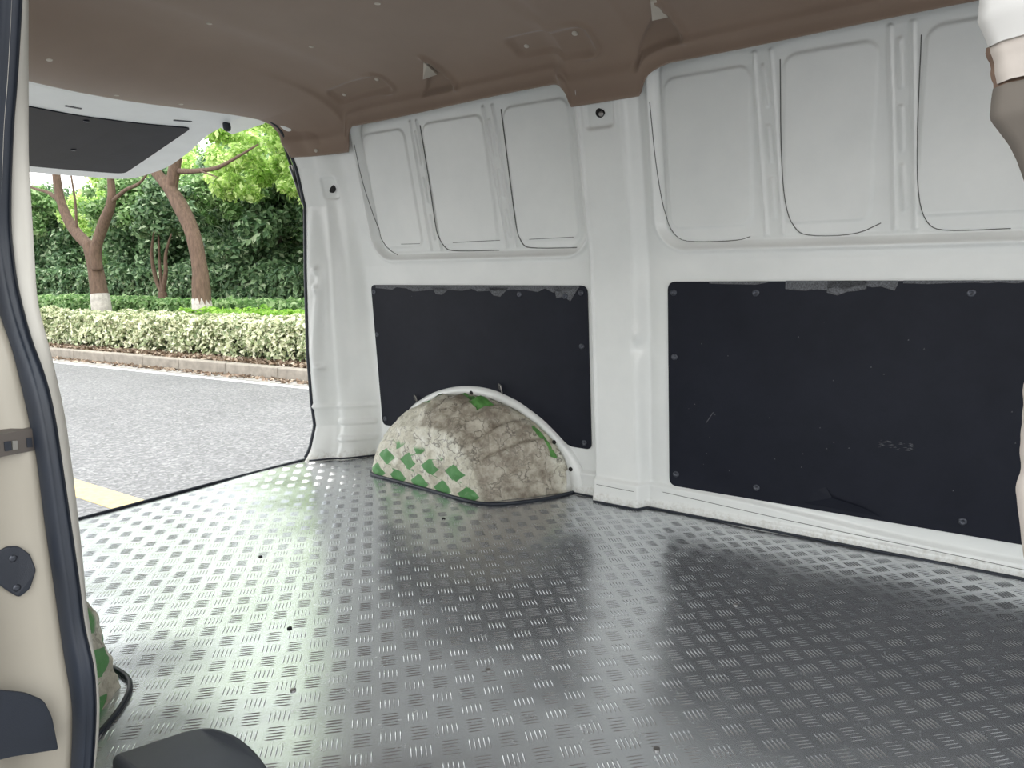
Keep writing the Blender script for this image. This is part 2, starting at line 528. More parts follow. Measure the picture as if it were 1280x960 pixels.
def wall_off(x, z):
    """relief of the far wall, positive towards the load space"""
    o = np.zeros_like(x)
    # rear pillar swings inwards to the tailgate opening
    eo = yprof(z) - yopen(z)
    t = np.clip((-1.725 - x) / 0.178, 0, 1)
    o += eo * (0.62 * sstep(0.0, 0.62, t) + 0.38 * sstep(0.60, 1.0, t))
    # hollow and rounded bead down the rear pillar
    o += 0.010 * np.exp(-((x + 1.862 + 0.02 * np.sin(z * 5)) / 0.012) ** 2) * sstep(0.15, 0.3, z) * (1 - sstep(0.62, 0.75, z))
    o -= 0.012 * np.exp(-((x + 1.80) / 0.022) ** 2) * sstep(0.2, 0.3, z) * (1 - sstep(0.9, 1.0, z))
    for bz, ba in ((0.60, 0.010), (0.665, 0.014), (0.33, 0.012)):
        o += ba * np.exp(-((x + 1.872) / 0.010) ** 2 - ((z - bz) / 0.014) ** 2)
    # middle pillar: raised box, its right flank a slope
    zz = np.clip(z, 0, 1.2)
    rx = -0.722 - 0.004 * zz
    p = sstep(-0.864, -0.853, x) * (1 - sstep(rx, rx + 0.026, x))
    o += 0.036 * p
    o += 0.006 * np.exp(-((x + 0.848) / 0.004) ** 2) * sstep(0.08, 0.2, z)
    o += 0.003 * np.exp(-((x - rx + 0.004) / 0.005) ** 2) * sstep(0.08, 0.2, z)
    o += 0.012 * np.exp(-((x + 0.716) / 0.012) ** 2 - ((z - 0.49) / 0.018) ** 2)
    o -= 0.012 * np.exp(-((x + 0.722) / 0.012) ** 2 - ((z - 0.45) / 0.022) ** 2)
    # square dimple around the belt anchor at the pillar head
    sd = rrect_sd(x, z, -0.832, -0.750, 0.998, 1.075, 0.014)
    o -= 0.009 * (1 - sstep(-0.010, 0.002, sd))
    sd = rrect_sd(x, z, -1.832, -1.775, 0.90, 0.972, 0.012)
    o -= 0.006 * (1 - sstep(-0.008, 0.002, sd))
    # sill ledge and the beads pressed over it
    lz = 0.070 - 0.035 * sstep(-0.6, 0.1, x)
    o += 0.014 * (1 - sstep(lz - 0.006, lz + 0.006, z)) * sstep(-1.8, -0.95, x)
    o += 0.006 * (1 - sstep(0.018, 0.026, z)) * sstep(-1.0, -0.9, x)
    o += 0.008 * np.exp(-((z - 0.19 + 0.0) / 0.008) ** 2) * (1 - sstep(-1.76, -1.72, x))
    for zc in (0.132, 0.072):
        sd = rrect_sd(x, z, -1.845, -1.742, zc - 0.013, zc + 0.013, 0.0129)
        o += 0.007 * (1 - sstep(-0.008, 0.002, sd))
    # ---- window blank 1 (three fields) and 2 : pressed outwards, with a rolled fillet
    sl = 0.05 * (1.1 - z) * 0.0
    for (x0, x1, z0, z1, r) in ((-1.672, -0.868, 0.700, 1.16, 0.075), (-0.672, 0.62, 0.707, 1.18, 0.075)):
        xs = x if x0 < -1 else x
        sd = rrect_sd(xs, z, x0, x1, z0, z1, r)
        lip = np.exp(-((sd - 0.004) / 0.006) ** 2) * 0.006
        o += lip - 0.016 * (1 - sstep(-0.016, 0.004, sd))
        o -= 0.004 * np.exp(-((sd + 0.019) / 0.0035) ** 2)
    fields = [(-1.648, -1.468, 0.738, 1.088), (-1.396, -1.172, 0.738, 1.090), (-1.103, -0.900, 0.742, 1.096),
              (-0.642, -0.440, 0.757, 1.098), (-0.372, -0.190, 0.757, 1.104), (-0.110, 0.165, 0.760, 1.110)]
    for (x0, x1, z0, z1) in fields:
        sd = rrect_sd(x, z, x0, x1, z0, z1, 0.028)
        o += 0.0045 * (1 - sstep(-0.005, 0.003, sd))
    ribs = [((-1.440, 1.100), (-1.440, 0.728)), ((-1.414, 1.10), (-1.400, 0.728)), ((-1.168, 1.105), (-1.146, 0.728)),
            ((-1.136, 1.105), (-1.112, 0.728)), ((-0.434, 1.118), (-0.409, 0.736)), ((-0.398, 1.118), (-0.371, 0.736)),
            ((-0.173, 1.122), (-0.143, 0.736)), ((-0.134, 1.122), (-0.106, 0.736)),
            ((0.180, 1.13), (0.200, 0.736)), ((0.215, 1.13), (0.235, 0.736))]
    beads = [((-0.414, 1.090), (-0.404, 1.010)), ((-0.404, 0.968), (-0.398, 0.897)), ((-0.396, 0.857), (-0.391, 0.772)),
             ((-0.154, 1.096), (-0.147, 1.012)), ((-0.145, 0.974), (-0.138, 0.894)), ((-0.137, 0.862), (-0.127, 0.775)),
             ((-1.426, 1.07), (-1.424, 0.98)), ((-1.424, 0.94), (-1.421, 0.87)), ((-1.421, 0.83), (-1.419, 0.76)),
             ((-1.152, 1.07), (-1.145, 0.98)), ((-1.143, 0.94), (-1.138, 0.87)), ((-1.135, 0.83), (-1.130, 0.76))]
    for a, b in ribs:
        o += 0.0075 * np.exp(-(seg_sd(x, z, a, b) / 0.0036) ** 2)
    for a, b in beads:
        o += 0.0055 * np.exp(-(seg_sd(x, z, a, b) / 0.0038) ** 2)
    return o

def wall_y(x, z):
    x = np.asarray(x, dtype=float); z = np.asarray(z, dtype=float)
    return yprof(z) - wall_off(x, z)

def wpt(x, z, lift=0.0):
    return (x, float(wall_y(np.array([x]), np.array([z]))[0]) - lift, z)

xs = np.concatenate([np.arange(-1.903, 0.36, 0.003), np.arange(0.37, 1.25, 0.02)])
zs = np.arange(-0.03, 1.19, 0.003)
X, Z = np.meshgrid(xs, zs, indexing='ij')
Y = wall_y(X, Z)
wall_left = mesh_np('wall_left', np.stack([X, Y, Z], -1).reshape(-1, 3), grid_faces(len(xs), len(zs)), M['paint'])
tag(wall_left, 'white painted steel inner side wall of the van with blanked window pressings', kind='structure')

# thin sealer lines round the pressed fields
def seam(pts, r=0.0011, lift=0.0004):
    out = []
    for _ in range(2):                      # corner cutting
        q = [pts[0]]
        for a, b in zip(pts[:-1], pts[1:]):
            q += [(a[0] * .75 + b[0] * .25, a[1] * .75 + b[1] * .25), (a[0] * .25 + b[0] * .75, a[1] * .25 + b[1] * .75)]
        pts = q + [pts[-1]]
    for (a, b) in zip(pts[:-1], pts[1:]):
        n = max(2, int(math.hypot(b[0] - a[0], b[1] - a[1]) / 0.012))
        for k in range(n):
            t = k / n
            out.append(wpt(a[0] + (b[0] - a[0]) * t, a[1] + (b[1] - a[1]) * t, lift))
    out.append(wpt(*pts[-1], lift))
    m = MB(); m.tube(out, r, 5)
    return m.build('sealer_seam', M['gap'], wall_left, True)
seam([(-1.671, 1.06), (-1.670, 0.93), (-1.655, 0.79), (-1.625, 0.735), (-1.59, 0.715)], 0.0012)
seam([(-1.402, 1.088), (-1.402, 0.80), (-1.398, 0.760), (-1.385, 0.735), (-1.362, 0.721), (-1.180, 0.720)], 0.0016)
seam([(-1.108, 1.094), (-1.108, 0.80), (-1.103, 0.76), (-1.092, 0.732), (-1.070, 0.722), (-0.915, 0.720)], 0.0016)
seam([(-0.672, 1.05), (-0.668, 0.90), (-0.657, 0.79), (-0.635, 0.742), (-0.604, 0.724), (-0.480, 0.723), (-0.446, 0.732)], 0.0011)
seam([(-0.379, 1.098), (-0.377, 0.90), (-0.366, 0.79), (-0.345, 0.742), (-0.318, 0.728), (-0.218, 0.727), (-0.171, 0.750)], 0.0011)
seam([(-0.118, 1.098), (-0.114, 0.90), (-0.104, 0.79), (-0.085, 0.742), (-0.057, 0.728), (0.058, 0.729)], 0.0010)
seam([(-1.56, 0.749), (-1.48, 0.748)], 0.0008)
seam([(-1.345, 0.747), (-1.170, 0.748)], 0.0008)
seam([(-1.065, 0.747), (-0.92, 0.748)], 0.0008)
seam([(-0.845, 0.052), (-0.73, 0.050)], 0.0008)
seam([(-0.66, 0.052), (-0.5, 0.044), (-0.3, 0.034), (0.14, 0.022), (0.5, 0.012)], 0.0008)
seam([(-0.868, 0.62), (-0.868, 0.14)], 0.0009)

# outer skin of the far side
m = MB()
m.prism([(-1.93, -0.30), (1.25, -0.30), (1.25, 0.65), (1.25, 1.18), (-1.93, 1.18), (-1.93, 0.65)],
        lambda u, v, w: (u, 1.80 - 0.12 * max(0, v - 0.6) + w, v), 0.012)
m.build('outer_skin', M['paint'], wall_left)

# jack holes in the pillars
for (x, z, r, nm) in ((-0.791, 1.038, 0.010, 'bolt_hole'), (-1.803, 0.937, 0.012, 'bolt_hole')):
    p = wpt(x, z, 0.0008)
    m = MB(); m.lathe(p, (0.12, -1, 0), [(-0.004, r * 1.25), (0.0, r * 1.25), (0.0012, r), (0.0014, r * 0.4)], 14)
    m.build(nm, M['hole'], wall_left)
m = MB(); m.lathe(wpt(-0.788, 1.034, 0.002), (0.3, -1, -0.4), [(0, 0.006), (0.006, 0.006), (0.008, 0.003)], 8)
m.build('bolt', M['steel'], wall_left)
for x, z in ((-1.545, 0.232), (-1.189, 0.300)):
    m = MB()
    p = Vector(wpt(x, z, 0.004))
    m.tube([p + Vector((0.004, 0, -0.030)), p + Vector((0.004, -0.006, -0.010)), p + Vector((0.003, -0.012, 0.010)), p + Vector((-0.003, -0.012, 0.014)),
            p + Vector((-0.005, -0.010, 0.004)), p + Vector((-0.003, -0.003, -0.008))], 0.0022, 6)
    m.build('wire_hook', M['steel'], wall_left, True)

# ---------------------------------------------------------------- floor plate
def floor_z(x, y):
    return 0.0011 * np.sin(x * 9.0 + 1.7 * np.sin(y * 5)) + 0.0011 * np.sin(y * 11.0 + x * 4 + 0.6) + 0.0006 * np.sin(x * 23 - y * 17)

fx = np.arange(-1.925, 1.26, 0.015)
fy = np.arange(0.245, 1.765, 0.015)
FX, FY = np.meshgrid(fx, fy, indexing='ij')
top = np.stack([FX, FY, floor_z(FX, FY)], -1).reshape(-1, 3)
nf = len(top)
bot = top.copy(); bot[:, 2] = -0.05
F = grid_faces(len(fx), len(fy))
idx = np.arange(nf).reshape(len(fx), len(fy))
rim = np.concatenate([idx[:, 0], idx[-1, 1:], idx[-2::-1, -1], idx[0, -2:0:-1]])
r2 = np.roll(rim, -1)
side = np.stack([rim, rim + nf, r2 + nf, r2], -1)
floor = mesh_np('floor', np.concatenate([top, bot]), np.concatenate([F, F[:, ::-1] + nf, side]), M['alu'])
tag(floor, 'silver aluminium checker plate covering the load floor', kind='structure')

# raised five-bar tread, real ridges laid diagonally to the van
P_ = 0.0395
d1 = np.array([0.7071, -0.7071]); d2 = np.array([0.7071, 0.7071])
org = np.array([-0.5611, 0.7350])
bars = []
for i in range(-70, 71):
    for j in range(-70, 71):
        c = org + d1 * P_ * i + d2 * P_ * j
        if not (-1.90 < c[0] < 0.75 and 0.27 < c[1] < 1.735):
            continue
        a, s = (d1, d2) if (i + j) % 2 == 0 else (d2, d1)
        for k in range(-2, 3):
            bars.append((*(c + s * 0.0067 * k), *a))
bars = np.array(bars)
bl, bw = 0.0148, 0.00115
bh_k = np.where(bars[:, 2] * bars[:, 3] < 0, 0.00145, 0.00080)      # one diagonal's bars made taller to brighten their highlights
ct = bars[:, :2]; ax = bars[:, 2:]; sx = np.stack([-ax[:, 1], ax[:, 0]], -1)
prof = [(-bl, 0, 0), (-bl * 0.5, -bw, 0), (bl * 0.5, -bw, 0), (bl, 0, 0), (bl * 0.5, bw, 0), (-bl * 0.5, bw, 0), (-bl * 0.55, 0, 1), (bl * 0.55, 0, 1)]
V = []
for (u, v, h) in prof:
    p = ct + ax * u + sx * v
    V.append(np.concatenate([p, (floor_z(p[:, 0], p[:, 1]) + (bh_k if h else -0.0002))[:, None]], -1))
V = np.stack(V, 1).reshape(-1, 3)
tri = np.array([(0, 1, 6), (1, 2, 7), (1, 7, 6), (2, 3, 7), (3, 4, 7), (4, 5, 6), (4, 6, 7), (5, 0, 6)])
T = (np.arange(len(bars))[:, None, None] * 8 + tri[None]).reshape(-1, 3)
tread = mesh_np('tread_ridges', V, T, M['alu'], floor, smooth=True)
tread['kind'] = 'stuff'
# plate edges
m = MB()
m.tube([(-1.922 + 0.002 * math.sin(y * 9), y, 0.003) for y in np.linspace(0.30, 1.56, 30)], 0.0042, 6)
m.build('edge_strip', M['seal'], floor, True)
m = MB()
pts = []
for x in np.concatenate([np.linspace(-1.89, -1.70, 12), ]):
    pts.append((x, float(wall_y(np.array([x]), np.array([0.004]))[0]) - 0.001, 0.003))
m.tube(pts, 0.0035, 6)
pts = []
for x in np.linspace(-0.935, 1.2, 200):
    pts.append((x, float(wall_y(np.array([x]), np.array([0.004]))[0]) - 0.001, 0.003))
m.tube(pts, 0.0035, 6)
m.build('edge_strip', M['seal'], floor, True)
for (x, y) in ((-1.31, 0.92), (-0.82, 0.62), (-0.98, 0.74), (-0.33, 1.28), (-0.60, 0.83), (-0.30, 0.80), (-1.12, 1.35)):
    m = MB(); m.lathe((x, y, float(floor_z(x, y))), (0, 0, 1), [(0, 0.0045), (0.002, 0.0045), (0.0028, 0.002)], 10)
    m.build('rivet', M['hole'] if x < -0.9 else M['steel'], floor)

# ---------------------------------------------------------------- headliner
def qc(a, b, x):
    t = np.clip((x - a) / (b - a), 0, 1)
    return np.sqrt(np.maximum(0, 1 - (1 - t) ** 2))

def zb_edge(x):
    """height of the headliner's lower border along the far wall"""
    z = 1.034 + 0.071 * qc(-1.672, -1.635, x) + 0.012 * sstep(-1.6, -0.95, x)
    z = z - 0.062 * (1 - qc(-0.866, -0.920, x)) + 0.062 * qc(-0.676, -0.600, x)
    return z + 0.008 * sstep(-0.6, 0.0, x)

def roof_h(x):
    return 1.225 - 0.057 * sstep(0, 1, np.clip((-1.52 - x) / 0.36, 0, 1))

def ceil_pt(x, t):
    """t 0 = lower border at the far wall ... 1 = lower border at the near wall"""
    zb = zb_edge(x)
    yo = yprof(zb) - 0.030 - 0.028 * sstep(-1.66, -1.70, x) * 0
    pil = sstep(-0.905, -0.868, x) * (1 - sstep(-0.672, -0.622, x))
    yo = yo - 0.016 * pil
    rear = np.clip((-1.70 - x) / 0.20, 0, 1)
    yo = yo * (1 - sstep(0, 1, rear)) + (np.minimum(yo, 1.555)) * sstep(0, 1, rear)
    zr = roof_h(x)
    far = t < 0.5
    ph = np.where(far, t * 2, (1 - t) * 2) * (math.pi / 2)
    yc = 1.0
    half = np.where(far, yo - yc, yc - 0.36)
    e = 0.62
    y = yc + np.where(far, 1, -1) * half * np.clip(np.cos(ph), 0, 1) ** e
    zlow = np.where(far, zb, 1.04)
    z = zlow + (zr - zlow) * np.clip(np.sin(ph), 0, 1) ** e
    z = z - 0.045 * sstep(0, 1, np.clip((-1.62 - x) / 0.28, 0, 1)) * (1 - np.clip(np.abs(y - 0.85) / 0.6, 0, 1) ** 2)
    y = np.where(far & (x < -1.68), np.minimum(y, wall_y(np.maximum(x, -1.903), z) - 0.007), y)
    # rear border bows backwards in the middle
    k = np.clip((-1.60 - x) / 0.305, 0, 1)
    xx = x - 0.11 * k * k * (1 - np.clip(np.abs(y - 1.0) / 0.56, 0, 1) ** 2)
    return xx, y, z

def ceil_bump(x, y, z):
    """pockets and humps moulded into the headliner along the far side (positive = into the van)"""
    d = np.zeros_like(x)
    s = y + (1.2 - z) * 0.0
    # coordinate across the cove
    c = z - y * 0.9
    return d

tx = np.concatenate([np.arange(-1.905, 0.3, 0.006), np.arange(0.32, 1.25, 0.03)])
tt = np.concatenate([np.linspace(0, 0.30, 120) ** 1.0, np.linspace(0.305, 0.70, 50), np.linspace(0.71, 1.0, 30)])
TX, TT = np.meshgrid(tx, tt, indexing='ij')
CXx, CY, CZ = ceil_pt(TX, TT)
# displacement in parameter space (x along the van, t across)
disp = np.zeros_like(CXx)
def pocket(x0, x1, t0, t1, depth, r=0.02, sc=0.9):
    """rounded pocket; t is scaled to metres by sc"""
    sd = rrect_sd(TX, TT * sc, x0, x1, t0 * sc, t1 * sc, r)
    return depth * (1 - sstep(-0.010, 0.004, sd)) , sd
POCKETS = []
def hump(x, t0, t1, h, wdt=0.020):
    sd = seg_sd(TX, TT * 0.9, (x, t0 * 0.9), (x + 0.02, t1 * 0.9))
    return h * np.exp(-(sd / wdt) ** 2)
sd1 = rrect_sd(TX, TT * 0.7, -1.650, -1.430, 0.088, 0.166, 0.02)
disp -= 0.009 * (1 - sstep(-0.016, 0.004, sd1))
disp += 0.006 * np.exp(-((sd1 - 0.006) / 0.006) ** 2) * sstep(-1.50, -1.44, TX)
sd2 = rrect_sd(TX, TT * 0.7, -0.992, -0.772, 0.098, 0.182, 0.02)
disp -= 0.009 * (1 - sstep(-0.016, 0.004, sd2))
disp += 0.006 * np.exp(-((sd2 - 0.006) / 0.006) ** 2) * sstep(-0.84, -0.78, TX)
for hx in (-1.245, -0.600):
    top, rt, lf = (hx + 0.006, 0.262 * 0.7), (hx + 0.030, 0.050 * 0.7), (hx - 0.085, 0.085 * 0.7)
    wl = (TX - lf[0]) * (top[1] - lf[1]) - (TT * 0.7 - lf[1]) * (top[0] - lf[0])
    wr = (TX - rt[0]) * (top[1] - rt[1]) - (TT * 0.7 - rt[1]) * (top[0] - rt[0])
    ins = sstep(0, 0.0012, wl) * sstep(0, 0.0012, -wr) * sstep(0.03, 0.06, TT * 0.7) * (1 - sstep(0.26 * 0.7, 0.28 * 0.7, TT * 0.7))
    disp -= 0.012 * ins
    disp += 0.010 * np.exp(-(seg_sd(TX, TT * 0.7, top, rt) / 0.008) ** 2)
# bolster along the lower border, and a soft swelling above each window
disp += 0.007 * np.exp(-((TT - 0.055) / 0.03) ** 2)
disp += 0.010 * np.exp(-((TT - 0.02) / 0.02) ** 2) * np.exp(-((TX + 0.886) / 0.018) ** 2)
# shallow pressed lines across the roof
disp += 0.002 * np.exp(-((TX + 1.50) / 0.05) ** 2) * sstep(0.22, 0.3, TT)
disp -= 0.004 * np.exp(-((TX + 0.86) / 0.02) ** 2) * sstep(0.28, 0.34, TT)
du = np.stack(np.gradient(np.stack([CXx, CY, CZ], -1), axis=0), 0)
dv = np.stack(np.gradient(np.stack([CXx, CY, CZ], -1), axis=1), 0)
nr = np.cross(du, dv)
nr /= np.maximum(1e-9, np.linalg.norm(nr, axis=-1, keepdims=True))
flip = np.sign((nr * (np.array([-0.8, 1.0, 0.7]) - np.stack([CXx, CY, CZ], -1))).sum(-1, keepdims=True))
nr *= flip
CP = np.stack([CXx, CY, CZ], -1) + nr * disp[..., None]
ceiling = mesh_np('ceiling', CP.reshape(-1, 3), grid_faces(*TX.shape), M['headliner'])
tag(ceiling, 'brown grey fabric headliner curving down to the side wall', kind='structure')
md = ceiling.modifiers.new('thick', 'SOLIDIFY'); md.thickness = 0.004; md.offset = -1 if flip.mean() > 0 else 1

def ceil_at(x, t, lift=0.001):
    i = int(np.argmin(abs(tx - x))); j = int(np.argmin(abs(tt - t)))
    return Vector(CP[i, j] + nr[i, j] * lift), Vector(nr[i, j])

for (x, t, r) in ((-1.617, 0.1686, 0.0055), (-1.461, 0.1987, 0.0065), (-0.957, 0.1853, 0.0065), (-0.805, 0.2254, 0.0075), (-1.809, 0.010, 0.006)):
    p, n_ = ceil_at(x, t, 0.0)
    m = MB(); m.lathe(p - n_ * 0.003, n_, [(0, r), (0.0045, r), (0.006, r * 0.6)], 12)
    m.build('trim_clip', M['clip'], ceiling, True)
for (x, t) in ((-1.533, 0.4975), (-1.453, 0.4073), (-1.88, 0.4992), (-1.873, 0.4441), (-1.80, 0.55), (-1.125, 0.460)):
    p, n_ = ceil_at(x, t, 0.0)
    m = MB(); m.lathe(p - n_ * 0.001, n_, [(0, 0.007), (0.001, 0.007), (0.002, 0.003)], 10)
    m.build('trim_clip', M['clip'], ceiling, True)
for q in (((-1.237, 0.245), (-1.250, 0.245), (-1.305, 0.159), (-1.261, 0.149)), ((-0.590, 0.275), (-0.603, 0.275), (-0.628, 0.192), (-0.588, 0.190))):
    pp = []
    for (x, t) in q:
        p, n_ = ceil_at(x, t, 0.004)
        pp.append((p, n_))
    m = MB()
    m.add([p for p, _ in pp] + [p - n * 0.006 for p, n in pp], [(0, 1, 2, 3), (7, 6, 5, 4), (0, 4, 5, 1), (1, 5, 6, 2), (2, 6, 7, 3), (3, 7, 4, 0)])
    m.build('belt_slot', M['clip'], ceiling)

# painted roof skin above the headliner
m = MB()
n_ = 24
o1 = [(1.83 - 0.0, 0.9), (1.78, 1.14), (1.66, 1.235), (1.45, 1.27), (1.0, 1.285), (0.55, 1.27), (0.34, 1.235), (0.22, 1.14)]
lo = [(a[0], a[1] - 0.01) for a in o1[::-1]]
m.prism(o1 + lo, lambda u, v, w: (-2.03 + w, u, v), 3.3)
roof = m.build('roof_skin', M['paint'], ceiling)
# white cross member visible between the headliner and the open tailgate
m = MB()
yy = np.linspace(0.42, 1.43, 24)
sag = lambda y: -0.045 * (1 - min(1, abs(y - 0.85) / 0.6) ** 2)
for a, b in zip(yy[:-1], yy[1:]):
    fa = -1.905 - 0.11 * (1 - min(1, abs(a - 1) / 0.56) ** 2); fb = -1.905 - 0.11 * (1 - min(1, abs(b - 1) / 0.56) ** 2)
    m.add([(fa + 0.0, a, sag(a) + 1.172), (fb + 0.0, b, sag(b) + 1.172), (fb - 0.09, b, sag(b) + 1.185), (fa - 0.09, a, sag(a) + 1.185),
           (fa + 0.0, a, 1.20), (fb + 0.0, b, 1.20), (fb - 0.09, b, 1.20), (fa - 0.09, a, 1.20)],
          [(0, 1, 2, 3), (7, 6, 5, 4), (0, 4, 5, 1), (2, 6, 7, 3)])
m.build('cross_member', M['tailgate'], ceiling, True)

# ---------------------------------------------------------------- near side wall and door pillars
m = MB()
m.prism([(-1.905, -0.05), (-0.79, -0.05), (-0.80, 0.5), (-0.84, 1.06), (-1.905, 1.06)], lambda u, v, w: (u, 0.286 + w, v), 0.012)
wall_right = m.build('wall_right', M['paint'])
m = MB()
m.prism([(0.10, -0.05), (1.25, -0.05), (1.25, 0.36), (0.10, 0.36)], lambda u, v, w: (u, 0.30 + w, v), 0.03)
m.prism([(0.10, 0.98), (1.25, 0.98), (1.25, 1.06), (0.10, 1.06)], lambda u, v, w: (u, 0.30 + w, v), 0.03)
m.build('front_side_blocker', M['paint'], wall_right)  # unseen, added to keep front light off the floor ridges
m = MB(); m.prism([(0.30, -0.05), (1.74, -0.05), (1.73, 0.40), (0.31, 0.40)], lambda u, v, w: (1.225 + w, u, v), 0.02)
m.build('front_end_blocker', M['greyplastic'], wall_right)  # unseen low screen added at the front to darken the ridges
tag(wall_right, 'near side wall of the van behind the sliding door opening', kind='structure')

def interp_curve(pts, z):
    pts = sorted(pts)
    return np.interp(z, [p[0] for p in pts], [p[1] for p in pts])
PA = [(0.942, -0.697), (0.869, -0.714), (0.735, -0.745), (0.677, -0.75), (0.603, -0.757), (0.547, -0.736), (0.493, -0.721), (0.43, -0.716), (0.356, -0.713), (0.297, -0.714), (0.236, -0.706), (0.201, -0.705), (0.155, -0.715), (0.111, -0.733), (0.053, -0.754), (-0.028, -0.778)]
PR = [(0.912, -0.634), (0.847, -0.655), (0.789, -0.678), (0.753, -0.695), (0.701, -0.713), (0.665, -0.722), (0.619, -0.72), (0.573, -0.704), (0.537, -0.68), (0.503, -0.67), (0.455, -0.665), (0.375, -0.657), (0.341, -0.654), (0.31, -0.654), (0.272, -0.641), (0.229, -0.645), (0.18, -0.658), (0.139, -0.672), (0.038, -0.697)]
PL = [(0.888, -0.603), (0.829, -0.625), (0.777, -0.651), (0.719, -0.674), (0.656, -0.682), (0.592, -0.667), (0.573, -0.651), (0.539, -0.64), (0.52, -0.634), (0.482, -0.625), (0.418, -0.622), (0.358, -0.616), (0.309, -0.612), (0.269, -0.605), (0.23, -0.613), (0.2, -0.622), (0.156, -0.634), (0.089, -0.653)]
K_R, K_L = 0.287 / 0.270, 0.272 / 0.235
PR = [(EYE + (z - EYE) * K_R, x * K_R) for z, x in PR]
PL = [(EYE + (z - EYE) * K_L, x * K_L) for z, x in PL]
def smooth_curve(pts, z, w=0.012):
    return (interp_curve(pts, z - w) + interp_curve(pts, z) + interp_curve(pts, z + w)) / 3
def strip(cols, name, mat, parent, zz):
    """cols: functions z -> (x, y)"""
    V = np.array([[(*c(z), z) for z in zz] for c in cols])
    return mesh_np(name, V.reshape(-1, 3), grid_faces(len(cols), len(zz)), mat, parent)
zz = np.arange(-0.05, 1.12, 0.01)
xa = lambda z: float(smooth_curve(PA, z)); xr = lambda z: float(smooth_curve(PR, z)); xl = lambda z: float(smooth_curve(PL, z))
# inner face of the pillar between the seal and the load space
strip([lambda z: (xa(z) - 0.05, 0.262), lambda z: (xa(z) - 0.03, 0.285), lambda z: (xa(z) - 0.010, 0.297), lambda z: (xa(z) - 0.002, 0.3000), lambda z: (xa(z), 0.299),
       lambda z: (xa(z) * 0.5 + xr(z) * 0.5, 0.2945), lambda z: (xr(z), 0.288), lambda z: (xr(z) - 0.002, 0.280)],
      'pillar_trim', M['beige'], wall_right, zz)
# cream painted door jamb outside the seal: G = across, GX = its relief
G = [0.08, 0.10, 0.12, 0.14, 0.18, 0.208, 0.218, 0.228, 0.242, 0.258, 0.266, 0.272]
GX = [0.010, 0.014, 0.014, 0.012, 0.008, 0.004, 0.0, -0.006, -0.007, -0.006, 0.0, -0.002]
def jamb_x(z, y):
    return xl(z) + float(np.interp(y, G, GX)) - (0.006 / (1 + math.exp(-(z - 0.54) / 0.003)) if y < 0.262 else 0)
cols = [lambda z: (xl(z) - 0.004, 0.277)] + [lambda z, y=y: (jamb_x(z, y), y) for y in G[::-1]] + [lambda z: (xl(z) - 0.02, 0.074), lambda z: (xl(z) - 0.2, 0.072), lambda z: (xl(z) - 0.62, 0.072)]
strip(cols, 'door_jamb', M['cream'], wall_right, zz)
# sliding door seal
t = thing('door_seal', 'thick black rubber seal running down the side door pillar at the left edge', 'seal', (-0.70, 0.28, 0.0))
cols = []
for k in range(13):
    a = k / 12.0
    b = math.sin(math.pi * a) ** 0.6
    lip = 0.0030 * math.exp(-((a - 0.36) / 0.05) ** 2)
    cols.append(lambda z, a=a, b=b, lip=lip: (xr(z) * (1 - a) + xl(z) * a + 0.007 * b - lip + 0.001, 0.287 * (1 - a) + 0.272 * a - 0.003 * b + 0.4 * lip - 0.0004))
s = strip(cols, 'seal_bulb', M['seal'], None, zz); adopt(s, t)
s = strip([lambda z: (xr(z) - 0.001, 0.2874), lambda z: (xr(z) + 0.0020, 0.2866), lambda z: (xr(z) + 0.0035, 0.2853), lambda z: (xr(z) + 0.004, 0.2840)], 'seal_lip', M['black'], None, zz); adopt(s, t)

def on_jamb(loop, name, mat, parent, h, lift=0.0, bev=0.001, flat=None):
    m = MB()
    m.prism(loop, lambda u, v, w: ((jamb_x(v, u) if flat is None else flat - 0.10 * (u - 0.2)) + lift + w, u, v), h)
    o = m.build(name, mat, None, bevel=bev)
    return adopt(o, parent)
t = thing('door_bumper', 'black oval rubber door bumper with two screws on the cream jamb', 'bumper', (jamb_x(0.35, 0.245), 0.245, 0.35))
on_jamb(round_loop([(0.2325, 0.3764), (0.2415, 0.3792), (0.25, 0.3766), (0.2575, 0.3666), (0.26, 0.3502), (0.2535, 0.3344), (0.244, 0.3292), (0.236, 0.3386), (0.229, 0.3489), (0.2285, 0.364)], 0.003, 3), 'pad', M['black'], t, 0.004)
for yy_, zz_ in ((0.2435, 0.3673), (0.243, 0.3394)):
    m = MB(); m.lathe((jamb_x(zz_, yy_) + 0.004, yy_, zz_), (1, 0, 0), [(0, 0.0035), (0.0008, 0.0035), (0.0014, 0.002)], 10)
    adopt(m.build('screw', M['screw'], None, True), t)
t = thing('door_stop_pocket', 'black square plastic pocket with a rounded corner low on the cream jamb', 'pocket', (jamb_x(0.21, 0.235), 0.235, 0.21))
on_jamb(round_loop([(0.190, 0.2690), (0.212, 0.2620), (0.232, 0.2483), (0.2465, 0.2321), (0.252, 0.2115), (0.2545, 0.1757), (0.216, 0.1938), (0.190, 0.203)], [0.003, 0.004, 0.006, 0.006, 0.006, 0.003, 0.003, 0.003], 4), 'cover', M['black'], t, 0.003, 0.0035, 0.001, jamb_x(0.22, 0.20) + 0.001)
t = thing('latch_bracket', 'dull metal latch bracket with dark slots on the cream jamb', 'latch', (jamb_x(0.475, 0.25), 0.25, 0.475))
m = MB()
ys_ = [0.200, 0.21, 0.22, 0.23, 0.24, 0.25, 0.258, 0.265, 0.272]
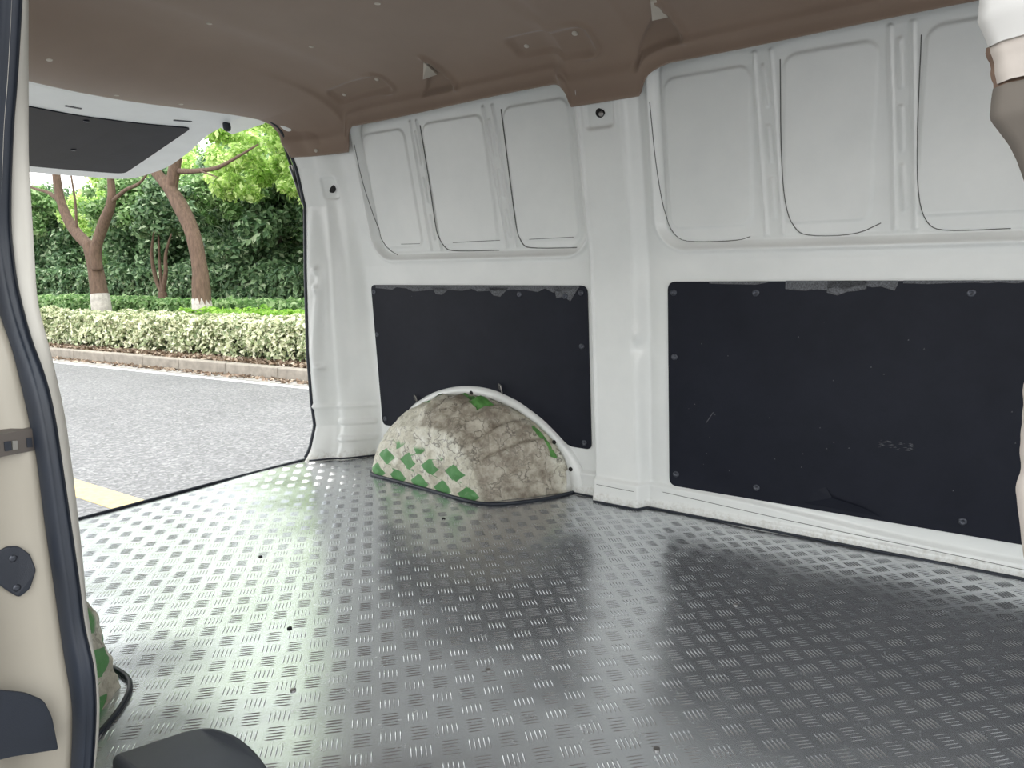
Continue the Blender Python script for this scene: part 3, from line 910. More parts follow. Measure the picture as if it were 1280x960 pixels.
for a_, b_ in zip(ys_[:-1], ys_[1:]):
    fa_, fb_ = jamb_x(0.475, 0.20) + 0.004 - 0.10 * (a_ - 0.2), jamb_x(0.475, 0.20) + 0.004 - 0.10 * (b_ - 0.2)
    m.box((0, 0, 0), (0.1, 0.1, 0.1)); m.v, m.f = m.v[:-8], m.f[:-6]
    m.add([(fa_, a_, 0.464), (fb_, b_, 0.464), (fb_, b_, 0.485), (fa_, a_, 0.485), (fa_ - 0.016, a_, 0.462), (fb_ - 0.016, b_, 0.462), (fb_ - 0.016, b_, 0.487), (fa_ - 0.016, a_, 0.487)],
          [(0, 1, 2, 3), (0, 4, 5, 1), (3, 2, 6, 7)])
adopt(m.build('plate', M['taupe_metal'], None), t)
LX = jamb_x(0.475, 0.20) + 0.004
on_jamb([(0.247, 0.4775), (0.2525, 0.4772), (0.2525, 0.4685), (0.247, 0.4688)], 'slot', M['black'], t, 0.001, 0.0002, 0, LX)
on_jamb([(0.2535, 0.4771), (0.2575, 0.4766), (0.2570, 0.4685), (0.2530, 0.4690)], 'striker', M['chrome'], t, 0.002, 0.0002, 0, LX)
on_jamb([(0.2655, 0.4773), (0.2700, 0.4768), (0.2700, 0.4678), (0.2655, 0.4684)], 'slot', M['black'], t, 0.001, 0.0002, 0, LX)

# front pillar of the side door, its cover torn
BP = [(0.95, -0.012), (0.73, -0.006), (0.721, -0.006), (0.712, -0.002), (0.704, 0.0), (0.696, 0.001), (0.685, 0.001), (0.678, 0.005), (0.673, 0.009), (0.663, 0.013), (0.649, 0.018), (0.628, 0.022), (0.6, 0.023), (0.58, 0.021), (0.557, 0.022), (0.544, 0.023), (0.537, 0.022), (0.527, 0.024), (0.51, 0.027), (0.494, 0.031), (0.457, 0.037), (0.419, 0.043), (0.376, 0.047), (0.0, 0.06)]
t = thing('pillar_cover', 'torn white cover with ragged brown edge hanging on the front door pillar at right', 'pillar cover', (0.08, 0.34, 0.0))
def torn(z0, z1, name, mat, dx=0.0, dy=0.0, rag=0.0, y0=0.34):
    zz2 = np.arange(z0, z1, 0.002)
    def e(z):
        return float(interp_curve(BP, z)) + dx + rag * mn.noise(Vector((z * 160, dx * 50, 3)))
    cols = [lambda z: (e(z) + 0.03, y0 + 0.012 + dy), lambda z: (e(z) + 0.006, y0 + 0.008 + dy), lambda z: (e(z), y0 + dy), lambda z: (e(z) + 0.004, y0 - 0.006 + dy), lambda z: (e(z) + 0.02, y0 - 0.014 + dy),
            lambda z: (e(z) + 0.06, y0 - 0.03 + dy), lambda z: (e(z) + 0.12, y0 - 0.06 + dy)]
    return adopt(strip(cols, name, mat, None, zz2), t)
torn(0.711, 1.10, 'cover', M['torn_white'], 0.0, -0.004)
torn(0.697, 0.713, 'torn_backing', M['torn_pink'], 0.001, -0.003, 0.001)
torn(0.696, 0.7125, 'torn_edge', M['torn_brown'], -0.0002, 0.0005, 0.0016)
torn(0.60, 0.698, 'foam', M['torn_taupe'], 0.0, -0.001, 0.0006)
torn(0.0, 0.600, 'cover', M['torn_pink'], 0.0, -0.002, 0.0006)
# ================================================================ BOARDS ON THE FAR WALL
def board_y(z, lift):
    return float(yprof(z)) - lift
def make_board(name, label, outline, screws, tears, lift=0.0035):
    cx = sum(p[0] for p in outline) / len(outline)
    root = thing(name, label, 'panel', (cx, board_y(0.35, 0), 0.35), 'dark lining boards on the side wall')
    # fan-free fill: grid of columns clipped by the outline through bmesh
    bm = bmesh.new()
    vs_ = [bm.verts.new((x, board_y(z, lift), z)) for x, z in outline]
    f = bm.faces.new(vs_)
    bmesh.ops.triangulate(bm, faces=[f])
    r = bmesh.ops.extrude_face_region(bm, geom=bm.faces[:])
    for v in [g for g in r['geom'] if isinstance(g, bmesh.types.BMVert)]:
        v.co.y += lift - 0.0006
    bmesh.ops.recalc_face_normals(bm, faces=bm.faces)
    me = bpy.data.meshes.new('board'); bm.to_mesh(me); bm.free()
    me.materials.append(M['board'])
    o = bpy.data.objects.new('board', me); COL.objects.link(o); adopt(o, root)
    for x, z in screws:
        m = MB(); m.lathe((x, board_y(z, lift), z), (0, -1, 0), [(-0.001, 0.0085), (0.0012, 0.0085), (0.0022, 0.0065), (0.0022, 0.0035), (0.0012, 0.003)], 14)
        adopt(m.build('screw', M['screw'], None, True), root)
    for tr in tears:
        m = MB()
        m.prism(tr, lambda u, v, w: (u, board_y(v, lift) - w, v), 0.0006)
        adopt(m.build('torn_edge', M['bare'], None), root)
    return root
random.seed(3)
def ragged(x0, x1, ztop, hmin, hmax, step):
    """strip of exposed backing with a ragged lower edge"""
    top, low = [(x0, ztop)], []
    x = x0
    while x < x1:
        low.append((x, ztop - random.uniform(hmin, hmax)))
        x += step * random.uniform(0.6, 1.4)
    low.append((x1, ztop - hmin))
    return [(x0, ztop), (x1, ztop)] + low[::-1]
arch = [(-1.668, 0.117), (-1.655, 0.120), (-1.640, 0.131), (-1.600, 0.178), (-1.557, 0.213), (-1.51, 0.242), (-1.462, 0.262), (-1.40, 0.281), (-1.341, 0.291), (-1.28, 0.294), (-1.214, 0.288),
        (-1.17, 0.276), (-1.126, 0.259), (-1.08, 0.235), (-1.042, 0.212), (-1.01, 0.187), (-0.98, 0.160), (-0.962, 0.146), (-0.948, 0.141)]
outA = round_loop([(-1.714, 0.617), (-1.722, 0.117)], 0)[:0]
outA = round_loop([(-0.882, 0.141), (-0.880, 0.616), (-1.712, 0.617), (-1.724, 0.117)], [0.018, 0.022, 0.018, 0.022]) + arch
tearsA = [ragged(-1.690, -0.905, 0.6155, 0.006, 0.020, 0.035), [(-0.985, 0.612), (-0.905, 0.612), (-0.935, 0.572), (-0.955, 0.585), (-0.98, 0.580)],
          [(-1.44, 0.61), (-1.36, 0.61), (-1.40, 0.586), (-1.425, 0.588)], [(-1.22, 0.61), (-1.14, 0.61), (-1.175, 0.582), (-1.20, 0.586)]]
boardA = make_board('lining_board', 'dark lining board cut round the wheel arch, ragged along its top edge', outA,
    [(-1.700, 0.593), (-1.705, 0.446), (-1.708, 0.142), (-1.105, 0.590), (-0.951, 0.586), (-0.900, 0.596), (-0.903, 0.445), (-0.905, 0.159)], tearsA)
outB = round_loop([(0.560, 0.072), (0.560, 0.628), (-0.648, 0.626), (-0.645, 0.072)], 0.022)
tearsB = [ragged(-0.54, -0.40, 0.6265, 0.003, 0.009, 0.03), ragged(-0.36, -0.13, 0.6275, 0.008, 0.024, 0.022), ragged(-0.12, 0.25, 0.6275, 0.003, 0.008, 0.03),
          ragged(-0.27, -0.19, 0.6275, 0.018, 0.034, 0.02)]
boardB = make_board('lining_board', 'long dark lining board on the right, chipped at top centre and scuffed low down', outB,
    [(-0.632, 0.598), (-0.427, 0.599), (0.003, 0.602), (-0.630, 0.431), (-0.626, 0.107), (-0.413, 0.105), (0.028, 0.103), (0.40, 0.60), (0.40, 0.10)], tearsB)
# scuffs and scratches on the long board
sc = MB()
def on_b(loop): sc.prism(loop, lambda u, v, w: (u, board_y(v, 0.0035) - w, v), 0.0002)
random.seed(5)
for k in range(30):
    x = -0.115 + random.uniform(-0.032, 0.032); z = 0.258 + random.uniform(-0.009, 0.009)
    on_b([(x, z), (x + random.uniform(0.004, 0.012), z + 0.001), (x + 0.006, z + 0.002)])
for k in range(26):
    x = random.uniform(-0.6, 0.12); z = random.uniform(0.12, 0.5)
    on_b([(x, z), (x + 0.003, z), (x + 0.002, z + 0.003)])
on_b([(-0.545, 0.262), (-0.543, 0.262), (-0.525, 0.292), (-0.527, 0.292)])
so = sc.build('scuffs', M['bare'], None); so['kind'] = 'stuff'; adopt(so, boardB)
# lifted flake at the foot of the long board
m = MB()
m.add([(-0.27, board_y(0.12, 0.004), 0.125), (-0.235, board_y(0.10, 0.012), 0.112), (-0.17, board_y(0.09, 0.010), 0.100), (-0.13, board_y(0.08, 0.004), 0.082),
       (-0.30, board_y(0.09, 0.004), 0.085), (-0.26, board_y(0.10, 0.004), 0.150)], [(4, 1, 0), (4, 3, 2, 1), (0, 1, 5)])
adopt(m.build('lifted_flake', M['board'], None), boardB)

# ================================================================ WHEEL ARCHES
def make_arch(label, mirror, full=True):
    """far arch built in place; the near one is its mirror image about the van's middle"""
    ym = lambda y: y if not mirror else 2 * 0.995 - y
    root = thing('wheel_arch', label, 'wheel arch', (-1.33, ym(1.70), 0.0), 'wheel arches')
    n, k = 90, 44
    wallarc = [(-1.765, 0.0), (-1.725, 0.045), (-1.665, 0.105), (-1.60, 0.158), (-1.53, 0.205), (-1.45, 0.240), (-1.37, 0.262), (-1.29, 0.268), (-1.21, 0.261), (-1.13, 0.238),
               (-1.06, 0.203), (-1.00, 0.158), (-0.965, 0.108), (-0.948, 0.055), (-0.944, 0.0)]
    innarc = [(-1.592, 0.0), (-1.590, 0.030), (-1.575, 0.070), (-1.545, 0.110), (-1.505, 0.145), (-1.45, 0.172), (-1.39, 0.186), (-1.33, 0.190), (-1.27, 0.184), (-1.225, 0.166),
              (-1.19, 0.140), (-1.165, 0.108), (-1.145, 0.072), (-1.130, 0.035), (-1.118, 0.0)]
    def rs(poly, m_):
        p = np.array(poly); d = np.r_[0, np.cumsum(np.hypot(*np.diff(p, axis=0).T))]
        s = np.linspace(0, d[-1], m_)
        q = np.stack([np.interp(s, d, p[:, 0]), np.interp(s, d, p[:, 1])], -1)
        for _ in range(3):
            q[1:-1] = (q[:-2] + 2 * q[1:-1] + q[2:]) / 4
        return q
    A, B = rs(wallarc, n), rs(innarc, n)
    rows, zone, uvs = [], [], []
    yin = np.interp(B[:, 0], [-1.6, -1.12], [1.560, 1.515])
    for j in range(k):
        v = j / (k - 1)
        if v <= 0.60:                       # crown, wall to shoulder
            w = v / 0.60
            e = w ** 0.9
            P = A * (1 - e) + B * e
            ywall = np.asarray(yprof(A[:, 1])) + 0.004
            y = ywall * (1 - w) + yin * w
            bulge = 0.030 * math.sin(math.pi * w)
            z = P[:, 1] + bulge * np.clip(P[:, 1] / 0.2, 0, 1)
            x = P[:, 0] + bulge * 0.9 * (np.linspace(-1, 1, n)) * 0.5
            # tread-like steps on the forward flank
            s = np.linspace(0, 1, n)
            saw = (s * 12) % 1.0
            stp = np.where((s > 0.42) & (s < 0.93), (0.030 * (1 - saw) * sstep(0, 0.12, saw)), 0) * math.sin(math.pi * min(1, max(0, (w - 0.12) / 0.8))) ** 0.5
            x = x + stp * 0.7; z = z + stp * 0.7
            rows.append(np.stack([x, y, z], -1))
            zb = sstep(0.10, 0.3, w) * sstep(0.40, 0.52, s) * (1 - 0.3 * sstep(0.9, 1, w))
            zone.append(np.stack([s * 0 + 0, s * 0, zb * np.ones(n) if np.ndim(zb) else np.full(n, zb)], -1))
        else:                               # inner face
            w = (v - 0.60) / 0.40
            cxz = np.array([-1.345, 0.0])
            P = B * (1 - w * 0.98) + (cxz * 0 + np.stack([B[:, 0] * 0.35 + cxz[0] * 0.65, B[:, 1] * 0], -1)) * w * 0.98
            y = yin - 0.022 * math.sin(math.pi / 2 * min(1, w * 2.5)) 
            P[:, 1] = B[:, 1] * (1 - w)
            P[:, 0] = B[:, 0]
            y = yin - 0.016 * math.sin(math.pi / 2 * min(1, w * 2)) * np.clip(B[:, 1] / 0.1, 0, 1)
            rows.append(np.stack([P[:, 0], y, P[:, 1]], -1))
            zone.append(np.stack([np.zeros(n), np.ones(n) * (1 if w > 0.15 else 0), np.zeros(n)], -1))
    G = np.stack(rows, 1)                    # n x k x 3
    Zn = np.stack(zone, 1)
    flat = G.reshape(-1, 3).copy()
    ns = np.array([mn.fractal(Vector(p) * 16, 1.0, 2.0, 4) for p in flat])
    ns2 = np.array([mn.noise(Vector(p) * 45) for p in flat])
    flat[:, 1] -= ns * 0.009 + ns2 * 0.005
    flat[:, 2] = np.maximum(flat[:, 2] + (ns2 * 0.004 + ns * 0.003) * (flat[:, 2] > 0.01), -0.004)
    # green diamonds only on the inner face's lower band
    xx, zz_ = flat[:, 0].copy(), flat[:, 2].copy()
    band = Zn.reshape(-1, 3)
    band[:, 1] *= (zz_ < 0.118 - 0.10 * np.clip((xx + 1.32) / 0.3, -0.2, 1) * 0.4)
    flat[:, 1] = [ym(y) for y in flat[:, 1]]
    if mirror:
        flat[:, 0] += 0.070; flat[:, 2] *= 0.82
        band[:, 1] = np.maximum(band[:, 1], (band[:, 2] > 0.3) * 1.0); band[:, 2] *= 0.3
    F_ = grid_faces(n, k)
    if mirror: F_ = F_[:, ::-1]
    me_o = mesh_np('taped_cover', flat, F_, M['arch'], None)
    me = me_o.data
    col = me.color_attributes.new('zone', 'FLOAT_COLOR', 'POINT')
    col.data.foreach_set('color', np.concatenate([band, np.ones((len(band), 1))], 1).astype(np.float32).ravel())
    uvl = me.uv_layers.new(name='UVMap')
    li = np.empty(len(me.loops), dtype=np.int32); me.loops.foreach_get('vertex_index', li)
    uv = np.stack([(xx + 1.60) / 0.098 + (zz_ / 0.125) * 0.0, zz_ / 0.058 + 0.12 + (xx + 1.6) * 0.3], -1)
    # alternate rows are shifted half a cell, as printed
    uv[:, 0] += 0.5 * (np.floor(uv[:, 1]) % 2)
    uvl.data.foreach_set('uv', uv[li].astype(np.float32).ravel())
    adopt(me_o, root)
    # rubber beading round the foot
    foot = [(-1.70, 1.742), (-1.655, 1.66), (-1.615, 1.585), (-1.598, 1.548), (-1.56, 1.535), (-1.45, 1.528), (-1.30, 1.512), (-1.18, 1.498), (-1.12, 1.494), (-1.085, 1.500), (-1.03, 1.550), (-0.97, 1.64), (-0.938, 1.735)]
    fp = np.array(foot); d = np.r_[0, np.cumsum(np.hypot(*np.diff(fp, axis=0).T))]
    s = np.linspace(0, d[-1], 60)
    fx_, fy_ = np.interp(s, d, fp[:, 0]), np.interp(s, d, fp[:, 1])
    for _ in range(3):
        fx_[1:-1] = (fx_[:-2] + 2 * fx_[1:-1] + fx_[2:]) / 4; fy_[1:-1] = (fy_[:-2] + 2 * fy_[1:-1] + fy_[2:]) / 4
    m = MB(); m.tube([(a + (0.048 if mirror else 0), ym(b), 0.004) for a, b in zip(fx_, fy_)], 0.0055 if not mirror else 0.0038, 8)
    adopt(m.build('rubber_beading', M['seal'], None, True), root)
    if full:
        # pressed steel flange against the wall
        out_arc = [(-1.775, 0.0), (-1.70, 0.085), (-1.642, 0.135), (-1.558, 0.213), (-1.463, 0.264), (-1.40, 0.283), (-1.341, 0.294), (-1.28, 0.297), (-1.215, 0.291), (-1.126, 0.262), (-1.042, 0.214), (-0.989, 0.170), (-0.935, 0.115), (-0.905, 0.05), (-0.90, 0.0)]
        O = rs(out_arc, n); I = rs([(a + (0.0 if a < -1.3 else -0.004), b) for a, b in wallarc], n)
        Vf = []
        for w, l in ((0, 0.0), (0.05, 0.012), (0.45, 0.020), (0.9, 0.020), (1.0, 0.010)):
            Q = O * (1 - w) + I * w
            Vf.append(np.stack([Q[:, 0], [float(yprof(z)) - l for z in Q[:, 1]], Q[:, 1]], -1))
        fo = mesh_np('flange', np.stack(Vf, 1).reshape(-1, 3), grid_faces(n, 5), M['paint'], None)
        adopt(fo, root)
        for x, z in ((-1.298, 0.276), (-1.590, 0.170), (-0.998, 0.152), (-0.945, 0.075)):
            m = MB(); m.lathe((x, float(yprof(z)) - 0.019, z), (0, -1, 0), [(-0.002, 0.007), (0.0018, 0.007), (0.002, 0.005)], 12)
            adopt(m.build('bolt_hole', M['hole'], None, True), root)
        # torn strips of green tape left on the crown
        def patch(pts):
            m = MB()
            loop = []
            for (i, j) in pts:
                loop.append(tuple(Vector(flat.reshape(n, k, 3)[i, j]) + Vector((0.002, -0.003, 0.002))))
            return loop
        GG = flat.reshape(n, k, 3)
        for (i0, i1, j0, j1) in ((46, 52, 6, 9), (53, 58, 7, 14), (34, 38, 7, 12), (70, 80, 3, 5)):
            sub = GG[i0:i1 + 1, j0:j1 + 1] + np.array([0.0015, -0.0025, 0.002])
            jit = rng.normal(0, 0.0016, sub.shape); sub = sub + jit
            po = mesh_np('tape_strip', sub.reshape(-1, 3), grid_faces(i1 - i0 + 1, j1 - j0 + 1), M['green_tape'], None)
            adopt(po, root)
    return root
make_arch('taped wheel arch with green diamonds under the dark board, in the middle of the photo', False, True)
make_arch('wheel arch half hidden behind the door pillar at the lower left edge', True, False)

# ================================================================ TAILGATE, STRUT, SEAL
t = thing('tailgate', 'raised white tailgate with a dark lining panel seen through the rear opening', 'tailgate', (-2.0, 1.0, 1.17))
def tg(u, v, w):
    """u: 0 at hinge .. 1 m along the gate, v: across from the middle, w: thickness upwards"""
    bow = 0.145 - (1.10 - 0.60 * u) * min(v * v, 0.24)
    x = -1.985 - (u * 0.97 + bow)
    z = 1.186 - 0.155 * (u + 0.1) + w
    return (x, 1.0 + v, z)
def tg_outline(du, dv, u0=0.0, u1=0.93):
    half = 0.405 + dv
    return half
edge = round_loop([(0.0, -0.43), (0.0, 0.43), (0.28, 0.445), (0.68, 0.53), (0.88, 0.50), (0.88, -0.50), (0.68, -0.53), (0.28, -0.445)], [0.02, 0.02, 0.05, 0.08, 0.07, 0.07, 0.08, 0.05], 5)
def dense(loop, h=0.03):
    out = []
    for i, p in enumerate(loop):
        q = loop[(i + 1) % len(loop)]
        n_ = max(1, int(math.hypot(q[0] - p[0], q[1] - p[1]) / h))
        for k in range(n_):
            out.append((p[0] + (q[0] - p[0]) * k / n_, p[1] + (q[1] - p[1]) * k / n_))
    return out
def tg_plate(loop, name, mat, w0, h, bevel=0.0, parent=t):
    bm = bmesh.new()
    L = dense(loop)
    f = bm.faces.new([bm.verts.new((a, b, 0)) for a, b in L])
    bmesh.ops.triangulate(bm, faces=[f])
    for _ in range(1):
        bmesh.ops.subdivide_edges(bm, edges=bm.edges[:], cuts=2, use_grid_fill=True)
    r = bmesh.ops.extrude_face_region(bm, geom=bm.faces[:])
    up = set(g for g in r['geom'] if isinstance(g, bmesh.types.BMVert))
    for v in bm.verts:
        v.co = Vector(tg(v.co.x, v.co.y, w0 + (h if v in up else 0)))
    bmesh.ops.recalc_face_normals(bm, faces=bm.faces)
    me = bpy.data.meshes.new(name); bm.to_mesh(me); bm.free(); me.materials.append(mat)
    o = bpy.data.objects.new(name, me); COL.objects.link(o)
    if bevel:
        b = o.modifiers.new('bevel', 'BEVEL'); b.width = bevel; b.segments = 3; b.limit_method = 'ANGLE'; b.angle_limit = math.radians(50)
    return adopt(o, parent)
tg_plate(edge, 'gate_frame', M['tailgate'], 0.0, 0.035, 0.008)
inner = round_loop([(0.215, -0.375), (0.215, 0.375), (0.79, 0.44), (0.79, -0.44)], [0.02, 0.02, 0.03, 0.03], 5)
tg_plate(inner, 'lining_panel', M['board'], -0.004, 0.005)
for (u, v) in ((0.83, 0.14), (0.155, 0.05), (0.155, 0.33), (0.155, -0.25), (0.83, -0.14)):
    tg_plate(round_loop([(u, v - 0.022), (u, v + 0.022), (u + 0.009, v + 0.022), (u + 0.009, v - 0.022)], 0.003), 'slot', M['screw'], -0.002, 0.004)
for (u, v) in ((0.25, 0.12), (0.55, 0.20), (0.75, -0.1), (0.5, -0.3)):
    m = MB(); m.lathe(tg(u, v, -0.004), (0, 0, -1), [(0, 0.009), (0.0015, 0.009), (0.003, 0.005)], 10)
    adopt(m.build('screw', M['screw'], None, True), t)
m = MB()
m.prism(round_loop([(-2.04, 1.40), (-1.985, 1.47), (-2.05, 1.555), (-2.27, 1.575), (-2.20, 1.47)], 0.015), lambda u, v, w: (u, v, 1.165 + 0.15 * (u + 2.0) * 0.25 + w), 0.03)
adopt(m.build('hinge_corner', M['tailgate'], None, bevel=0.006), t)
m = MB(); m.lathe(tg(0.16, 0.435, 0.0), (0.05, 0.1, -1), [(-0.01, 0.012), (0.012, 0.013), (0.020, 0.011), (0.024, 0.006)], 12)
adopt(m.build('rubber_stop', M['black'], None, True), t)

t = thing('gas_strut', 'slim black gas strut beside the rear pillar', 'strut', (-1.96, 1.58, 0.90))
m = MB(); m.tube([(-1.925, 1.600, 0.895), (-1.965, 1.585, 1.02)], 0.0085, 10); adopt(m.build('cylinder', M['strut'], None, True), t)
m = MB(); m.tube([(-1.965, 1.585, 1.02), (-2.01, 1.566, 1.175)], 0.0045, 8); adopt(m.build('rod', M['strut'], None, True), t)
t = thing('tailgate_seal', 'thin black rubber seal round the rear opening beside the pillar', 'seal', (-1.91, 1.58, 0.5))
pts = [(-1.908, float(yopen(z)) - 0.001, z) for z in np.linspace(0.012, 1.10, 60)]
pts += [(-1.912, 1.50, 1.125), (-1.92, 1.465, 1.145)]
m = MB(); m.tube(pts, 0.006, 8); adopt(m.build('rubber_tube', M['seal'], None, True), t)
m = MB(); m.tube([(-1.908, float(yopen(z)) + 0.006, z) for z in np.linspace(0.16, 1.08, 40)], 0.0045, 6); adopt(m.build('rubber_lip', M['black'], None, True), t)

# ================================================================ BLACK MOULDED PART BY THE SIDE DOOR
t = thing('sill_cover', 'dark grey moulded plastic cover with a rounded top at the bottom left', 'cover', (-0.68, 0.36, 0.0))
bm = bmesh.new()
prof_t = [(0.0, 0.0), (0.0, 0.070), (0.10, 0.082), (0.30, 0.088), (0.55, 0.084), (0.8, 0.078), (1.0, 0.070), (1.0, 0.0)]
out_l = round_loop([(-0.800, 0.335), (-0.752, 0.428), (-0.665, 0.446), (-0.585, 0.424), (-0.50, 0.405), (-0.50, 0.335)], [0.02, 0.03, 0.04, 0.03, 0.01, 0.01], 6)
vv = [bm.verts.new((a, b_, 0.004)) for a, b_ in out_l]
vt = [bm.verts.new((a + (-0.66 - a) * 0.05, b_ + (0.385 - b_) * 0.06, 0.076 + 0.012 * math.exp(-((a + 0.71) / 0.06) ** 2))) for a, b_ in out_l]
n0 = len(vv)
for i in range(n0):
    bm.faces.new((vv[i], vv[(i + 1) % n0], vt[(i + 1) % n0], vt[i]))
bm.faces.new(vt)
bm.faces.new(vv[::-1])
bmesh.ops.recalc_face_normals(bm, faces=bm.faces)
me = bpy.data.meshes.new('shell'); bm.to_mesh(me); bm.free(); me.materials.append(M['greyplastic'])
for p in me.polygons: p.use_smooth = True
o = bpy.data.objects.new('shell', me); COL.objects.link(o)
b = o.modifiers.new('bevel', 'BEVEL'); b.width = 0.012; b.segments = 4; b.limit_method = 'ANGLE'; b.angle_limit = math.radians(40)
adopt(o, t)

# ================================================================ OUTDOORS
m = MB()
m.add([(-60, -30, GZ), (40, -30, GZ), (40, 60, GZ), (-60, 60, GZ)], [(0, 1, 2, 3)])
road = m.build('road', M['asphalt'])
tag(road, 'grey asphalt road behind the van', kind='structure')
SL_ = 0.075
def ky(x, off=0.0):            # kerb face, running nearly along the van
    return 5.60 + SL_ * (x + 6.8) + off
def ribbon(x0, x1, o0, o1, z, name, mat, parent=None, h=0.003):
    m = MB(); m.box((0, 0, 0), (0.1, 0.1, 0.1)); m.v, m.f = [], []
    m.prism([(x0, ky(x0, o0)), (x1, ky(x1, o0)), (x1, ky(x1, o1)), (x0, ky(x0, o1))], lambda u, v, w: (u, v, z + w), h)
    return m.build(name, mat, parent)
wl = ribbon(-40, 14, -0.40, -0.30, GZ, 'road_line', M['white_line']); tag(wl, 'thin white edge line painted along the road', 'road marking')
gt = ribbon(-40, 14, -0.26, 0.0, GZ, 'gutter', M['gutter']); tag(gt, 'pale concrete gutter strip at the foot of the kerb', kind='structure')
m = MB(); m.prism([(-9.0, 1.66), (-3.40, 1.775), (-3.40, 1.955), (-9.0, 1.84)], lambda u, v, w: (u, v, GZ + w), 0.003)
tag(m.build('parking_line', M['yellow_line']), 'yellow parking line on the asphalt just beyond the load floor', 'road marking')
verge = MB(); verge.prism([(-40, ky(-40, 0.14)), (14, ky(14, 0.14)), (14, 50), (-40, 50)], lambda u, v, w: (u, v, GZ + w), 0.13)
vg = verge.build('verge', M['soil']); tag(vg, 'brown soil verge behind the kerb', kind='structure')
kerb = thing('kerb', 'low grey brown kerb of long stones along the far side of the road', 'kerb', (-6.8, 5.6, GZ))
x = -30.0
random.seed(11)
while x < 6:
    L = 1.0 if random.random() < 0.6 else 0.85
    m = MB(); d = random.uniform(-0.006, 0.006)
    m.prism([(x + 0.006, ky(x, d)), (x + L - 0.006, ky(x + L, d)), (x + L - 0.006, ky(x + L, 0.15 + d)), (x + 0.006, ky(x, 0.15 + d))], lambda u, v, w: (u, v, GZ + w), 0.155 + random.uniform(-0.004, 0.004))
    adopt(m.build('kerb_stone', M['kerb'], None, bevel=0.015), kerb)
    x += L

def leaves(name, centers, normals, size, mat, parent, kind='stuff', aspect=1.8, droop=0.25):
    """a cloud of small folded leaf blades at the given points"""
    n = len(centers)
    a = rng.normal(size=(n, 3)); a /= np.linalg.norm(a, axis=1, keepdims=True)
    nn = normals + rng.normal(0, 0.55, (n, 3)); nn /= np.linalg.norm(nn, axis=1, keepdims=True)
    u = np.cross(nn, a); u /= np.linalg.norm(u, axis=1, keepdims=True)
    v = np.cross(nn, u)
    s = size * rng.uniform(0.6, 1.3, (n, 1))
    tip = centers + u * s * aspect * 0.5 - nn * s * droop
    base = centers - u * s * aspect * 0.5
    l = centers + v * s * 0.5 + nn * s * 0.12
    r = centers - v * s * 0.5 + nn * s * 0.12
    V = np.stack([base, l, tip, r], 1).reshape(-1, 3)
    Fc = (np.arange(n)[:, None] * 4 + np.array([[0, 1, 2, 3]])).astype(np.int32)
    T = np.concatenate([Fc[:, [0, 1, 2]], Fc[:, [0, 2, 3]]])
    o = mesh_np(name, V, T, mat, None, smooth=False)
    if kind: o['kind'] = kind
    if parent: adopt(o, parent)
    return o

def blob_points(n, blobs, shell=0.15):
    """points on clumps: blobs = [(cx,cy,cz,rx,ry,rz)]"""
    w = np.array([b[3] * b[5] + b[4] * b[5] + b[3] * b[4] for b in blobs]); w /= w.sum()
    k = rng.choice(len(blobs), n, p=w)
    d = rng.normal(size=(n, 3)); d /= np.linalg.norm(d, axis=1, keepdims=True)
    rad = shell + (1 - shell) * rng.random((n, 1)) ** 0.7
    B = np.array(blobs)[k]
    return B[:, :3] + d * rad * B[:, 3:], d * 0.8 + np.array([0, 0, 0.5])

# --- hedges
def hedge(label, x0, x1, off0, off1, z0, z1, n, size, mat, name='hedge', amp=0.11, bark=True):
    root = thing(name, label, 'hedge', ((x0 + x1) / 2, ky((x0 + x1) / 2, off0), z0))
    s = np.sort(rng.random(n)); s = s[rng.random(n) < np.interp(s * (off1 - off0 + z1 - z0), [0, 0.05, 0.28], [0.22, 0.3, 1.0])]; rng.shuffle(s); n = len(s)
    x = x0 + (x1 - x0) * rng.random(n)
    dpt = off1 - off0; H_ = z1 - z0
    per = dpt + H_
    q = s * per
    topm = q > H_
    lump = np.array([mn.noise(Vector((a * 2.2, 3.1 * off0, b * 2))) for a, b in zip(x, q)]) * amp + np.array([mn.noise(Vector((a * 6.5, off0, b * 6))) for a, b in zip(x, q)]) * amp * 0.7
    inn = rng.random(n) ** 1.8 * 0.26
    y = np.where(topm, off0 + (q - H_), off0 + inn - lump)
    z = np.where(topm, z1 - inn + lump, z0 + q)
    # rounded shoulder
    r = 0.14
    ce = np.where(topm & (y - off0 < r), 1, 0) + np.where(~topm & (z1 - z < r), 1, 0)
    y = np.where(ce > 0, y + 0.03, y)
    y3 = ky(x) + y
    P = np.stack([x, y3, z], -1)
    N = np.where(topm[:, None], np.array([0, -0.2, 1.0]), np.array([0, -1.0, 0.4]))
    leaves('foliage', P, N, size, mat, root)
    if bark:
        m = MB()
        xx = x0
        while xx < x1:
            a = (xx, ky(xx, off0 + 0.2), z0 - 0.02)
            for _ in range(3):
                m.tube([a, (xx + random.uniform(-0.15, 0.15), ky(xx, off0 + random.uniform(0.08, 0.3)), z0 + H_ * random.uniform(0.5, 0.8))], [0.010, 0.005], 4)
            xx += 0.22
        st = m.build('stems', M['bark_dark'], None); st['kind'] = 'stuff'; adopt(st, root)
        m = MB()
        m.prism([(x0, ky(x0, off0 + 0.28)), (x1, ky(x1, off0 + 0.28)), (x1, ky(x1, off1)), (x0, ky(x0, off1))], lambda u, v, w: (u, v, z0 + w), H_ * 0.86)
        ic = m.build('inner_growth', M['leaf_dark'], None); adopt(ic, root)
    return root
VZ = GZ + 0.13
hedge('clipped hedge with pale variegated leaves directly behind the kerb', -24, -3.0, 0.42, 1.45, VZ + 0.03, VZ + 0.565, 90000, 0.050, M['leaf_pale'])
